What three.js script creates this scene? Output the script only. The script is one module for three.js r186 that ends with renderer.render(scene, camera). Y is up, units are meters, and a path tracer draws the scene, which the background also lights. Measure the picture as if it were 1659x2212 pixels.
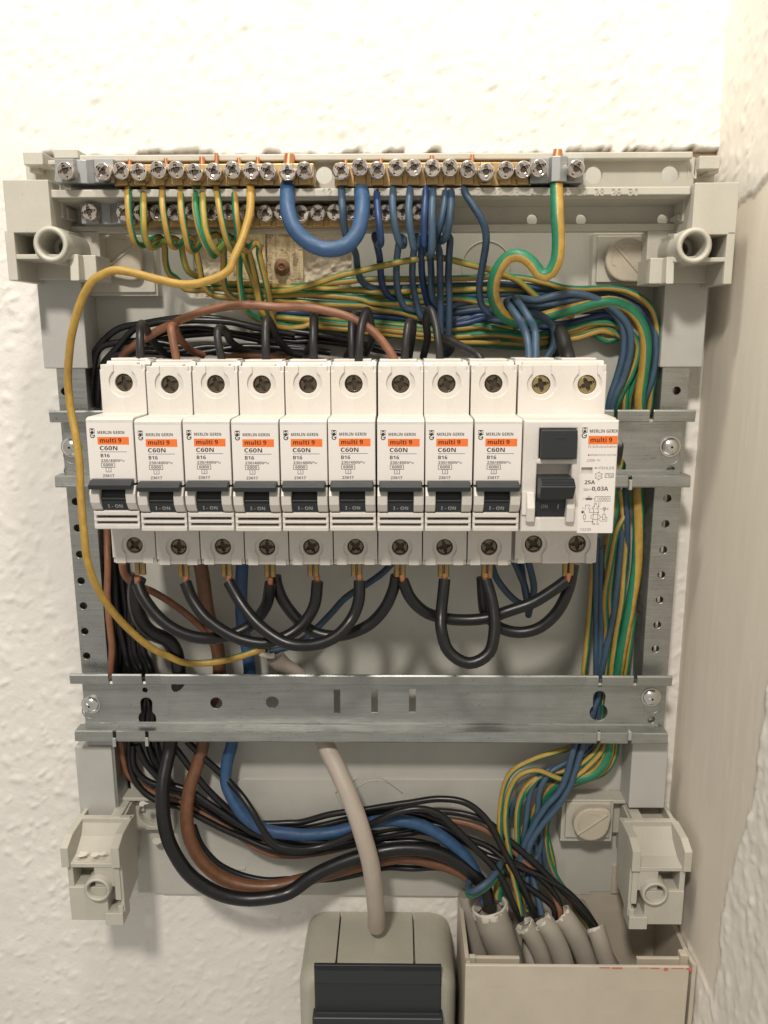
import * as THREE from 'three';
import { RoundedBoxGeometry } from 'three/addons/geometries/RoundedBoxGeometry.js';
import { mergeGeometries } from 'three/addons/utils/BufferGeometryUtils.js';
import { FontLoader } from 'three/addons/loaders/FontLoader.js';
import { TextGeometry } from 'three/addons/geometries/TextGeometry.js';

// ---------------------------------------------------------------- camera, light, exposure
// Lengths below are millimetres (x right of the panel's middle, y above the lens, z out of the wall), turned into metres when a mesh is made.
const MM = 0.001, LIFT = 1500;
const scene = new THREE.Scene();
const renderer = new THREE.WebGLRenderer({ antialias: true });
renderer.toneMapping = THREE.LinearToneMapping;
renderer.toneMappingExposure = 1.04;
renderer.shadowMap.enabled = true;
const camera = new THREE.PerspectiveCamera(63.6, 3 / 4, 0.01, 20);
camera.position.set(10.5 * MM, LIFT * MM, 390 * MM);
camera.rotation.set(THREE.MathUtils.degToRad(-12.05), THREE.MathUtils.degToRad(0.85), THREE.MathUtils.degToRad(-0.15), 'YXZ');
camera.updateMatrixWorld(true);
camera.updateProjectionMatrix();
scene.background = new THREE.Color().setRGB(0.415, 0.389, 0.350);      // the dim rest of the room
const LAMPS = [
  { name: 'ceiling_lamp', label: 'round warm ceiling lamp in the room in front of the panel', at: [-140, 600, 760], r: 50, power: 2.15, color: [1, 0.93, 0.85] },
  { name: 'wall_lamp', label: 'small warm lamp on the wall high above the panel', at: [-40, 560, 190], r: 30, power: 0.72, color: [1, 0.94, 0.82] },
];

// ---------------------------------------------------------------- helpers
let seed = 7;
const rnd = () => { seed = (seed * 1664525 + 1013904223) >>> 0; return seed / 4294967296; };
const rr = (a, b) => a + (b - a) * rnd();
function hash(x, y, s = 0) { let h = (x * 374761393 + y * 668265263 + s * 974711) | 0; h = Math.imul(h ^ (h >>> 13), 1274126177); return ((h ^ (h >>> 16)) >>> 0) / 4294967296; }
function vnoise(x, y, s = 0) {
  const xi = Math.floor(x), yi = Math.floor(y), u = x - xi, v = y - yi, a = u * u * (3 - 2 * u), b = v * v * (3 - 2 * v);
  const p = hash(xi, yi, s), q = hash(xi + 1, yi, s), r = hash(xi, yi + 1, s), t = hash(xi + 1, yi + 1, s);
  return (p + (q - p) * a) * (1 - b) + (r + (t - r) * a) * b;
}
const fbm = (x, y, s = 0, n = 4) => { let f = 0, a = 0.5; for (let i = 0; i < n; i++) { f += a * (vnoise(x, y, s + i) - 0.5); x *= 2.03; y *= 2.03; a *= 0.5; } return f; };
const sstep = (a, b, x) => { const t = Math.min(1, Math.max(0, (x - a) / (b - a))); return t * t * (3 - 2 * t); };

// a point of the photograph (1659 x 2212 measure) at a known depth z becomes a place in the panel
const _inv = new THREE.Matrix4().copy(camera.matrixWorld).multiply(new THREE.Matrix4().copy(camera.projectionMatrix).invert());
function at(px, py, z) {
  const v = new THREE.Vector3((px / 1659) * 2 - 1, 1 - (py / 2212) * 2, 0.5).applyMatrix4(_inv), o = camera.position;
  v.sub(o); const t = (z * MM - o.z) / v.z;
  return [(o.x + v.x * t) / MM, (o.y + v.y * t) / MM - LIFT, z];
}
const REG = { A: [0, 540, 1000], B: [900, 540, 1000], C: [1800, 540, 1224], D: [100, 1100, 1100], E: [1000, 1100, 1000], F: [1800, 1300, 1224], G: [100, 1900, 1100], H: [1000, 1900, 1000], I: [1800, 1900, 1224],
  J: [100, 2600, 1200], K: [1000, 2700, 1100], L: [1800, 2700, 1224], M: [1000, 3300, 1400], N: [1700, 3300, 1324], O: [0, 0, 3024], P: [0, 1000, 700 * 1659 / 968], Q: [2250, 580, 700], T: [1900, 1080, 740], U: [700, 880, 740], V: [1340, 880, 740], X: [340, 2180, 760], Y: [1900, 2880, 600 * 1659 / 1619] };
const S0 = 3024 / 1659;
const reg = (R, x, y) => { const q = REG[R], k = q[2] / 1659; return [(q[0] + k * x) / S0, (q[1] + k * y) / S0]; };
function path(spec) {
  let R = 'O', z = 10; const out = [];
  for (const w of spec.trim().split(/\s+/)) {
    if (/^[A-Z]$/.test(w)) { R = w; continue; }
    const n = w.split(',').map(Number); if (n.length > 2) z = n[2];
    const [x, y] = reg(R, n[0], n[1]);
    out.push(new THREE.Vector3(...at(x, y, z)));
  }
  return out;
}

// geometry in mm, box-projected uv (1 = 100 mm), merged
function prep(g) {
  g = g.index ? g.toNonIndexed() : g; const p = g.attributes.position, n = g.attributes.normal, uv = new Float32Array(p.count * 2);
  for (let i = 0; i < p.count; i++) {
    const ax = Math.abs(n.getX(i)), ay = Math.abs(n.getY(i)), az = Math.abs(n.getZ(i));
    const [a, b] = az >= ax && az >= ay ? [p.getX(i), p.getY(i)] : ay >= ax ? [p.getX(i), p.getZ(i)] : [p.getZ(i), p.getY(i)];
    uv[i * 2] = a / 100; uv[i * 2 + 1] = b / 100;
  }
  const o = new THREE.BufferGeometry(); o.setAttribute('position', p); o.setAttribute('normal', n); o.setAttribute('uv', new THREE.BufferAttribute(uv, 2)); return o;
}
const taken = new Map();
function numbered(name) { const n = taken.get(name) ?? 0; taken.set(name, n + 1); return n ? `${name}_${String(n).padStart(3, '0')}` : name; }
function shapeOf(geos, o = [0, 0, 0], keepUv = false) {
  geos = (Array.isArray(geos) ? geos : [geos]).map((g) => (keepUv ? g : prep(g)));
  const g = geos.length > 1 ? mergeGeometries(geos) : geos[0].clone();
  g.translate(-o[0], -o[1], -o[2]); g.scale(MM, MM, MM); return g;
}
function mesh(name, geos, mat, parent, keepUv = false) {       // parent: a thing (its origin is subtracted) or null for a thing of one mesh
  const o = parent?.userData.o ?? [0, 0, 0];
  const m = new THREE.Mesh(shapeOf(geos, o, keepUv), mat); m.castShadow = m.receiveShadow = true;
  m.name = parent ? name : numbered(name);
  (parent ?? scene).add(m); if (!parent) m.position.set(0, LIFT * MM, 0); else if (parent.userData.o) m.userData.o = parent.userData.o;
  return m;
}
const ORIG = [];
function thing(name, label, category, o = [0, 0, 0], group) {
  const g = new THREE.Group(); g.name = numbered(name); scene.add(g); g.position.set(o[0] * MM, (o[1] + LIFT) * MM, o[2] * MM);
  g.userData = { label, category, o }; if (group) g.userData.group = group; ORIG.push(g); return g;
}
function tag(m, label, category, group, kind) { m.userData.label = label; m.userData.category = category; if (group) m.userData.group = group; if (kind) m.userData.kind = kind; return m; }
const structure = (m, label, category) => tag(m, label, category, null, 'structure');

const bx = (x0, x1, y0, y1, z0, z1, r = 0.4) => { const w = Math.abs(x1 - x0), h = Math.abs(y1 - y0), d = Math.abs(z1 - z0), q = Math.min(r, w * 0.45, h * 0.45, d * 0.45); return new RoundedBoxGeometry(w, h, d, 2, q).translate((x0 + x1) / 2, (y0 + y1) / 2, (z0 + z1) / 2); };
function pr(x0, y0, x1, y1, z) {                                // a rectangle of the photograph at depth z, in mm: [x0, x1, y0 (low), y1 (high)]
  const ym = (y0 + y1) / 2, xm = (x0 + x1) / 2;
  return [at(x0, ym, z)[0], at(x1, ym, z)[0], at(xm, y1, z)[1], at(xm, y0, z)[1]];
}
const pb = (x0, y0, x1, y1, zf, zb, r) => { const q = pr(x0, y0, x1, y1, zf); return bx(q[0], q[1], q[2], q[3], zb, zf, r); };
const ext = (shape, z0, z1, bevel = 0.2, seg = 1) => new THREE.ExtrudeGeometry(shape, { depth: z1 - z0 - 2 * bevel, bevelEnabled: bevel > 0, bevelThickness: bevel, bevelSize: bevel, bevelOffset: -bevel, bevelSegments: seg, curveSegments: 14 }).translate(0, 0, z0 + bevel);
const poly = (pts) => { const s = new THREE.Shape(); pts.forEach(([x, y], i) => (i ? s.lineTo(x, y) : s.moveTo(x, y))); s.closePath(); return s; };
const rect = (x0, x1, y0, y1) => poly([[x0, y0], [x1, y0], [x1, y1], [x0, y1]]);
const circ = (x, y, r) => { const p = new THREE.Path(); p.absarc(x, y, r, 0, Math.PI * 2, true); return p; };
// a side profile [y, z] drawn out along x
function alongX(pts, x0, x1, bevel = 0.3) { const s = poly(pts.map(([y, z]) => [z, y])); return new THREE.ExtrudeGeometry(s, { depth: x1 - x0 - 2 * bevel, bevelEnabled: bevel > 0, bevelThickness: bevel, bevelSize: bevel, bevelOffset: -bevel, bevelSegments: 2, curveSegments: 8 }).rotateY(-Math.PI / 2).translate(x1 - bevel, 0, 0); }
const cyl = (x, y, z0, z1, r, n = 24, r2 = r) => new THREE.CylinderGeometry(r2, r, z1 - z0, n).rotateX(Math.PI / 2).translate(x, y, (z0 + z1) / 2);
function ring(x, y, z0, z1, ro, ri, b = 0.5) { return new THREE.LatheGeometry([[ri, z0], [ri, z1 - b], [ri + b, z1], [ro - b, z1], [ro, z1 - b], [ro, z0]].map(([a, c]) => new THREE.Vector2(a, c)), 36).rotateX(Math.PI / 2).translate(x, y, 0); }

// ---------------------------------------------------------------- textures
function dtex(w, h, f, srgb = false) {
  const d = new Uint8Array(w * h * 4);
  for (let y = 0; y < h; y++) for (let x = 0; x < w; x++) { const c = f(x, y), i = (y * w + x) * 4; d[i] = c[0]; d[i + 1] = c[1]; d[i + 2] = c[2]; d[i + 3] = 255; }
  const t = new THREE.DataTexture(d, w, h); t.wrapS = t.wrapT = THREE.RepeatWrapping; t.magFilter = t.minFilter = THREE.LinearFilter; if (srgb) t.colorSpace = THREE.SRGBColorSpace; t.needsUpdate = true; return t;
}
const grey = (v) => { const q = Math.max(0, Math.min(255, Math.round(v * 255))); return [q, q, q]; };
const galvRough = dtex(512, 512, (x, y) => grey(0.40 + 0.32 * fbm(x / 40, y / 40, 3) + 0.22 * (vnoise(x / 160, y / 1.6, 9) - 0.5) + 0.18 * (hash(x, y, 5) - 0.5)));
const galvColor = dtex(512, 512, (x, y) => { const v = 0.86 + 0.14 * fbm(x / 55, y / 40, 21) + 0.07 * (vnoise(x / 70, y / 1.4, 31) - 0.5) - (vnoise(x / 10, y / 3, 44) > 0.9 && vnoise(x / 60, y / 50, 45) > 0.55 ? 0.10 : 0); return [v * 246, v * 247, v * 244].map((q) => Math.min(255, q)); }, true);
const grain = dtex(256, 256, (x, y) => grey(0.5 + 0.5 * (hash(x, y, 2) - 0.5) + 0.8 * fbm(x / 9, y / 9, 4)));
const smudge = dtex(512, 512, (x, y) => { const v = 0.95 + 0.07 * fbm(x / 60, y / 60, 61, 5) + 0.03 * (hash(x, y, 8) - 0.5) - (vnoise(x / 3, y / 3, 66) > 0.965 ? 0.08 : 0); return [v * 250, v * 249, v * 246].map((q) => Math.min(255, q)); }, true);
function canvasTex(w, h, draw) {
  const c = document.createElement('canvas'); c.width = w; c.height = h; const x = c.getContext('2d'); draw(x, w, h);
  const t = new THREE.CanvasTexture(c); t.colorSpace = THREE.SRGBColorSpace; t.magFilter = THREE.LinearFilter; t.anisotropy = 8; return t;
}
function fit(x, text, l, base, w, size, font = 'sans-serif', bold = '') {     // text squeezed or stretched into width w
  x.save(); x.font = `${bold} ${size}px ${font}`; const m = x.measureText(text).width; x.translate(l, base); x.scale(w / m, 1); x.fillText(text, 0, 0); x.restore();
}

// ---------------------------------------------------------------- materials (linear base colours)
const std = (r, g, b, rough, extra = {}) => new THREE.MeshStandardMaterial({ color: new THREE.Color().setRGB(r, g, b), roughness: rough, ...extra });
const plastic = (r, g, b, rough = 0.5) => std(r, g, b, rough, { map: smudge, bumpMap: grain, bumpScale: 0.00004 });
const M = {
  white: plastic(0.77, 0.735, 0.70, 0.45),
  whiteB: plastic(0.755, 0.725, 0.685, 0.47),
  whiteC: plastic(0.775, 0.735, 0.69, 0.42),
  whitePlain: std(0.74, 0.705, 0.67, 0.45),
  carrier: plastic(0.57, 0.55, 0.485, 0.5),
  sleeve: plastic(0.55, 0.55, 0.53, 0.55),
  plate: plastic(0.58, 0.575, 0.53, 0.6),
  beige: plastic(0.57, 0.51, 0.41, 0.5),
  trunk: plastic(0.61, 0.55, 0.455, 0.5),
  box: plastic(0.49, 0.47, 0.395, 0.45),
  dark: std(0.022, 0.025, 0.028, 0.45),
  darkFlap: std(0.022, 0.026, 0.028, 0.4),
  black: std(0.010, 0.010, 0.011, 0.36),
  blackDusty: std(0.026, 0.025, 0.026, 0.45),
  blue: std(0.06, 0.116, 0.185, 0.5),
  slate: std(0.035, 0.075, 0.13, 0.5),
  royal: std(0.022, 0.058, 0.17, 0.45),
  bigBlue: std(0.036, 0.105, 0.235, 0.55),
  brown: std(0.30, 0.130, 0.068, 0.5),
  darkBrown: std(0.21, 0.09, 0.042, 0.42),
  greyCable: plastic(0.53, 0.46, 0.40, 0.5),
  sheath: plastic(0.43, 0.395, 0.34, 0.75),
  torn: std(0.60, 0.56, 0.49, 0.85),
  galv: new THREE.MeshStandardMaterial({ color: new THREE.Color().setRGB(0.60, 0.61, 0.60), metalness: 0.9, roughness: 1, roughnessMap: galvRough, map: galvColor }),
  zinc: std(0.33, 0.34, 0.34, 0.46, { metalness: 0.65 }),
  nickel: std(0.66, 0.60, 0.55, 0.24, { metalness: 1 }),
  chrome: std(0.70, 0.70, 0.68, 0.22, { metalness: 1 }),
  brass: std(0.54, 0.375, 0.18, 0.42, { metalness: 0.85, map: smudge }),
  oldBrass: std(0.34, 0.23, 0.10, 0.4, { metalness: 0.85 }),
  bronze: std(0.19, 0.155, 0.11, 0.25, { metalness: 0.9 }),
  brassScrew: std(0.52, 0.42, 0.21, 0.3, { metalness: 0.95 }),
  copper: std(0.60, 0.25, 0.13, 0.4, { metalness: 0.85 }),
  recessShade: std(0.07, 0.055, 0.04, 0.5, { metalness: 0.6 }),  // floor of the screw crosses, the shade in them put into the colour
  hole: std(0.01, 0.01, 0.01, 0.9),
  wood: plastic(0.50, 0.40, 0.29, 0.85),
  rust: std(0.30, 0.17, 0.10, 0.75, { metalness: 0.3 }),
};
const scuff = dtex(512, 128, (x, y) => { const v = 0.93 + 0.22 * fbm(x / 26, y / 20, 301, 4) + (vnoise(x / 3, y / 5, 305) > 0.93 ? 0.10 : 0) - (vnoise(x / 9, y / 4, 306) > 0.95 ? 0.12 : 0); return [v * 238, v * 238, v * 238].map((q) => Math.min(255, q)); }, true);
const scuffRough = dtex(256, 128, (x, y) => grey(0.80 + 0.6 * fbm(x / 20, y / 14, 311, 4)));
const stripes = new THREE.MeshStandardMaterial({ vertexColors: true, roughness: 0.6, roughnessMap: scuffRough, map: scuff });
for (const k of ['black', 'blackDusty', 'blue', 'slate', 'royal', 'bigBlue', 'brown', 'darkBrown']) { M[k].map = scuff; M[k].roughnessMap = scuffRough; M[k].roughness *= 1.25; }
const wallMat = new THREE.MeshStandardMaterial({ vertexColors: true, roughness: 0.93, bumpMap: grain, bumpScale: 0.00018 });

const fillerMat = new THREE.MeshStandardMaterial({ vertexColors: true, roughness: 0.8, bumpMap: grain, bumpScale: 0.00005 });

// ---------------------------------------------------------------- lamps (outside the picture)
for (const l of LAMPS) {
  const t = thing(l.name, l.label, 'lamp', l.at);
  const c = new THREE.Color().setRGB(...l.color);
  mesh('globe', new THREE.SphereGeometry(l.r, 32, 20).translate(...l.at), new THREE.MeshStandardMaterial({ color: 0xffffff, emissive: c, emissiveIntensity: 6 }), t);
  mesh('socket', new THREE.CylinderGeometry(l.r * 0.4, l.r * 0.5, 26, 20).translate(l.at[0], l.at[1] + l.r + 11, l.at[2]), M.whitePlain, t);
  const p = new THREE.PointLight(c, l.power, 0, 2); p.castShadow = true; p.shadow.radius = l.r / 20; p.name = 'lamp_light'; t.add(p);
}

// ---------------------------------------------------------------- walls
const WX = 152.6;                                              // the side wall
function grid(nu, nv, f) {
  const pos = new Float32Array((nu + 1) * (nv + 1) * 3), col = new Float32Array(pos.length), uv = new Float32Array((nu + 1) * (nv + 1) * 2), idx = [];
  for (let j = 0, i = 0; j <= nv; j++) for (let k = 0; k <= nu; k++, i++) { const q = f(k / nu, j / nv); pos.set(q.p, i * 3); col.set(q.c, i * 3); uv[i * 2] = q.u / 40; uv[i * 2 + 1] = q.v / 40; }
  for (let j = 0; j < nv; j++) for (let k = 0; k < nu; k++) { const a = j * (nu + 1) + k, b = a + 1, c = a + nu + 1, d = c + 1; idx.push(a, b, d, a, d, c); }
  const g = new THREE.BufferGeometry(); g.setAttribute('position', new THREE.BufferAttribute(pos, 3)); g.setAttribute('color', new THREE.BufferAttribute(col, 3)); g.setAttribute('uv', new THREE.BufferAttribute(uv, 2)); g.setIndex(idx); g.computeVertexNormals(); return g;
}
function raw(name, g, mat) { g.scale(MM, MM, MM); const m = new THREE.Mesh(g, mat); m.name = numbered(name); m.castShadow = m.receiveShadow = true; m.position.y = LIFT * MM; scene.add(m); return m; }
// woodchip paper: scattered flat chips under paint, on a gently uneven ground
function chips(x, y, s) {
  let h = 0; const c = 7; const xi = Math.floor(x / c), yi = Math.floor(y / c);
  for (let i = -1; i <= 1; i++) for (let j = -1; j <= 1; j++) for (let k = 0; k < 2; k++) {
    const a = xi + i, b = yi + j, q = s + k * 40; if (hash(a, b, q) > 0.25 + 0.5 * vnoise(a / 5, b / 5, q + 9)) continue;
    const dx = x - (a + hash(a, b, q + 1)) * c, dy = y - (b + hash(a, b, q + 2)) * c, t = hash(a, b, q + 3) * 6.28, u = dx * Math.cos(t) + dy * Math.sin(t), v = -dx * Math.sin(t) + dy * Math.cos(t);
    const l = 0.8 + 3.0 * Math.pow(hash(a, b, q + 4), 1.6), w = 0.6 + 1.5 * Math.pow(hash(a, b, q + 5), 1.5);
    h = Math.max(h, (0.3 + 0.8 * hash(a, b, q + 6)) * Math.exp(-Math.pow((u * u) / (l * l) + (v * v) / (w * w), 1.4)));
  }
  return h;
}
const plaster = (x, y, s) => 1.6 * fbm(x / 70, y / 70, s, 3) + 0.75 * fbm(x / 10, y / 10, s + 3, 4) + 0.35 * fbm(x / 2.6, y / 2.6, s + 6, 2) + 0.8 * chips(x + 3 * fbm(x / 6, y / 6, s + 8, 2), y, s);
const PL = { x0: at(55, 330, 3)[0], x1: at(1553, 330, 3)[0], y1: at(800, 327, 3)[1], y0: at(600, 1931, 3)[1], xb0: -127, xb1: 130 };
{
  const X0 = -300, Y0 = -450, Y1 = 230, W = WX - X0 + 2, H = Y1 - Y0;
  const g = grid(Math.round(W / 1.25), Math.round(H / 1.25), (u, v) => {
    const x = X0 + u * W, y = Y0 + v * H;
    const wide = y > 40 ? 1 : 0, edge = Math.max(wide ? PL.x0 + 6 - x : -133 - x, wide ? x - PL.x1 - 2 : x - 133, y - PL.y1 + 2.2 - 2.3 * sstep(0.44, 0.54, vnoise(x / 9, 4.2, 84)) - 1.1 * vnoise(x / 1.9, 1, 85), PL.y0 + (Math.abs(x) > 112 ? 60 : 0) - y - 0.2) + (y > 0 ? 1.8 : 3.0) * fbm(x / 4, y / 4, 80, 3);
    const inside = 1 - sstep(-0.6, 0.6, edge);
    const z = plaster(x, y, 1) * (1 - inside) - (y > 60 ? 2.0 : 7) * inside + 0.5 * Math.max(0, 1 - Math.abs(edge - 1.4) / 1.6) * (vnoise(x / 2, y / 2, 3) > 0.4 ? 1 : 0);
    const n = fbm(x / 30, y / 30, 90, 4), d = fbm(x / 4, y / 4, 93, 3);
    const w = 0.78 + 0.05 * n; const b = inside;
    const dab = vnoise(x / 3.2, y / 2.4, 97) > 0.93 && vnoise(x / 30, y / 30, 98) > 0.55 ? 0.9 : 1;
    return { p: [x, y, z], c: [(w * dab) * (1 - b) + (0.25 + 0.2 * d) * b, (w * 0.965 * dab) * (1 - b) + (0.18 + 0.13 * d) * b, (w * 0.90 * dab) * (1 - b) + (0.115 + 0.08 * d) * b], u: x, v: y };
  });
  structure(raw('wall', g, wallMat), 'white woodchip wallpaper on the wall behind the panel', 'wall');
}
{ // side wall: smooth filler in the middle, torn wallpaper above, rough plaster towards the room below
  const Y0 = -450, Y1 = 230, H = Y1 - Y0, Z1 = 230;
  const g = grid(Math.round(Z1 / 1.3), Math.round(H / 1.3), (u, v) => {
    const z = u * (Z1 + 4) - 4, y = Y0 + v * H;
    const up = y - (54 - 0.10 * z + 5 * fbm(z / 14, 3, 110, 3)) - (z > 24 ? 0.30 * (z - 24) : 0) + 3 * fbm(z / 3, y / 3, 111, 2);
    const lo = z - (sstep(-290, -120, y) * 22 + sstep(-120, 40, y) * 60 + 76 + 16 * fbm(y / 30, 2, 120, 3)) + 3 * fbm(z / 3, y / 3, 121, 3);
    const low2 = (-289 - y) + 5 * fbm(z / 8, 6, 130, 3) - 0.0 * z;
    const a = sstep(-0.5, 0.5, up), b = Math.max(sstep(-1, 1, lo), sstep(-1, 1, low2));
    const rough = Math.max(a, b);
    const ridge = 0.8 * Math.exp(-Math.pow(lo / 2.2, 2)) * vnoise(y / 6, z / 6, 141);
    const h = rough * (0.9 + 0.9 * plaster(z, y, 150) * 0.8 + (b > 0.5 ? 1.2 * fbm(z / 5, y / 8, 152, 3) : 0)) + (1 - rough) * (0.5 * fbm(z / 60, y / 60, 151, 2) + 0.25 * fbm(z / 4, y / 40, 155, 2)) + ridge;
    const n = fbm(z / 22, y / 40, 160, 4), f = fbm(z / 2.5, y / 14, 161, 3);
    const streak = vnoise(z / 1.2, y / 26, 163) > 0.93 && vnoise(z / 12, y / 30, 164) > 0.62 ? 0.12 : 0;
    const sm = [0.73 + 0.07 * n + 0.03 * f + 0.5 * streak, 0.67 + 0.07 * n + 0.03 * f + 0.5 * streak, 0.57 + 0.065 * n + 0.03 * f + 0.5 * streak];
    const k = 0.78 + 0.10 * n, ro = [k, k * 0.95, k * 0.86];
    return { p: [WX - Math.max(-1, h), y, z], c: sm.map((q, i) => q * (1 - rough) + ro[i] * rough), u: z, v: y };
  });
  const idx = g.index.array; for (let i = 0; i < idx.length; i += 3) { const t = idx[i]; idx[i] = idx[i + 1]; idx[i + 1] = t; } g.computeVertexNormals();
  structure(raw('side_wall', g, fillerMat), 'side wall with smooth beige filler and torn wallpaper', 'wall');
}

// ---------------------------------------------------------------- back plate, masonry seen through its cut-out
const hx0 = at(418, 560, 3)[0], hx1 = at(760, 560, 3)[0], hy1 = at(600, 485, 3)[1], hy0 = at(600, 645, 3)[1];
{
  const [, , yLow] = [0, 0, PL.y0];
  const s = poly([[PL.xb0, yLow], [PL.xb0 + 12, yLow], [PL.xb0 + 13, yLow - 0.6], [at(975, 1930, 3)[0], yLow - 0.8], [at(1277, 1918, 3)[0], yLow + 0.9], [at(1278, 1912, 3)[0], yLow + 2.6], [PL.xb1, yLow + 2.6], [PL.xb1, -215], [138, -212], [138, PL.y1 - 1], [-138, PL.y1 - 1], [-138, -215], [PL.xb0, -217]]);
  const h = new THREE.Path(); const hp = []; const N = 40;
  for (let i = 0; i < N; i++) { const t = i / N * 4, e = Math.floor(t), f = t - e; const q = [[hx0 + (hx1 - hx0) * f, hy0], [hx1, hy0 + (hy1 - hy0) * f], [hx1 - (hx1 - hx0) * f, hy1], [hx0, hy1 - (hy1 - hy0) * f]][e]; hp.push([q[0] + 1.2 * (vnoise(i * 0.9, 1, 5) - 0.5), q[1] + 1.2 * (vnoise(i * 0.9, 2, 6) - 0.5)]); }
  hp.forEach(([x, y], i) => (i ? h.lineTo(x, y) : h.moveTo(x, y))); h.closePath(); s.holes.push(h);
  const t = thing('back_plate', 'flat light grey plastic back plate of the distribution board', 'back plate', [0, -90, 0]);
  mesh('panel', ext(s, 0.4, 3, 0.3), M.plate, t);
  const knock = (px, py, rp) => { const c = at(px, py, 3), r = at(px + rp, py, 3)[0] - c[0]; mesh('knockout', new THREE.TorusGeometry(r, 0.28, 6, 40).translate(c[0], c[1], 3.05), M.plate, t); };
  knock(1050, 575, 52); knock(600, 1766, 45); knock(1023, 1755, 38); knock(815, 1740, 60);
  // raised field across the lower part, its upper edge catching light
  const f = pr(520, 1683, 1090, 1740, 3.9);
  const a1 = at(770, 1690, 4)[0], a2 = at(828, 1690, 4)[0], top = f[3];
  const lowY = at(700, 1925, 4)[1];
  mesh('raised_field', [ext(poly([[f[0] - 3, lowY + 30], [a1, lowY + 30], [a1 - 11, top - 8], [a1, top], [f[0] + 2, top - 0.3], [f[0] - 2, top - 2.2]]), 2.9, 3.9, 0.3, 2)], M.plate, t);
  mesh('raised_field', [ext(poly([[a2, lowY + 30], [f[1] + 6, lowY + 30], [f[1] + 6, top], [a2, top], [a2 + 10, top - 8]]), 2.9, 3.9, 0.3, 2)], M.plate, t);
  const sl = pr(890, 1820, 930, 1834, 3.2); mesh('slot_edge', pb(485, 1873, 530, 1880, 3.7, 2.8, 0.3), M.plate, t);
}
{ // rough mortar, boards and a rusty screw behind the cut-out
  const x0 = hx0 - 6, y0 = hy0 - 6, W = hx1 - hx0 + 12, H = hy1 - hy0 + 14;
  const g = grid(150, 84, (u, v) => { const x = x0 + u * W, y = y0 + v * H, h = 3.4 * fbm(x / 7, y / 7, 170, 5) + 1.6 * fbm(x / 1.7, y / 1.7, 175, 2), n = fbm(x / 5, y / 5, 171, 4), k = 0.80 + 0.28 * n; return { p: [x, y, -3.0 + h], c: [k, k * 0.87, k * 0.69], u: x, v: y }; });
  structure(raw('exposed_masonry', g, wallMat), 'crumbly cream mortar behind the cut-out in the back plate', 'masonry');
  const board = (a, b, lab) => {
    const q = pr(a, 480, b, 660, -1), t = thing('wooden_board', lab, 'board', [(q[0] + q[1]) / 2, q[2], -8], 'boards behind the cut-out');
    const g2 = new THREE.BoxGeometry(q[1] - q[0], q[3] - q[2], 6, 24, 30, 1); const p = g2.attributes.position;
    for (let i = 0; i < p.count; i++) { const x = p.getX(i), y = p.getY(i); if (p.getZ(i) > 0) p.setZ(i, p.getZ(i) + 0.8 * fbm(x * 0.9 + a, y / 8, 180, 3)); p.setX(i, x + 0.7 * fbm(a, y / 5, x > 0 ? 181 : 182, 3)); }
    g2.computeVertexNormals(); g2.translate((q[0] + q[1]) / 2, (q[2] + q[3]) / 2, -3.6);
    mesh('plank', g2, boardMat, t); return t;
  };
  const bt = dtex(256, 256, (x, y) => { const v = 0.72 + 0.35 * fbm(x / 12, y / 60, 190, 4) + 0.25 * fbm(x / 5, y / 5, 195, 3), d = vnoise(x / 30, y / 22, 197) > 0.8 ? 0.8 : 1; return [Math.min(255, v * 345 * d), Math.min(255, v * 312 * d), Math.min(255, v * 262 * d)].map((q) => Math.max(0, q)); }, true);
  bt.repeat.set(4, 4);
  var boardMat = new THREE.MeshStandardMaterial({ color: new THREE.Color().setRGB(0.88, 0.85, 0.80), roughness: 0.9, map: bt, bumpMap: bt, bumpScale: 0.0004 });
  board(492, 574, 'narrow weathered board beside the mortar, without a screw in it');
  const b2 = board(579, 655, 'weathered board with a rusty screw in it'), sc = at(609, 577, 0);
  mesh('screw', [new THREE.SphereGeometry(3.6, 18, 10, 0, 6.3, 0, 1.57).rotateX(1.57).scale(1, 1.1, 0.55).translate(sc[0], sc[1], -0.4), new THREE.TorusGeometry(1.6, 0.7, 6, 14).translate(sc[0], sc[1], 1.2)], M.rust, b2);
}

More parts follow.
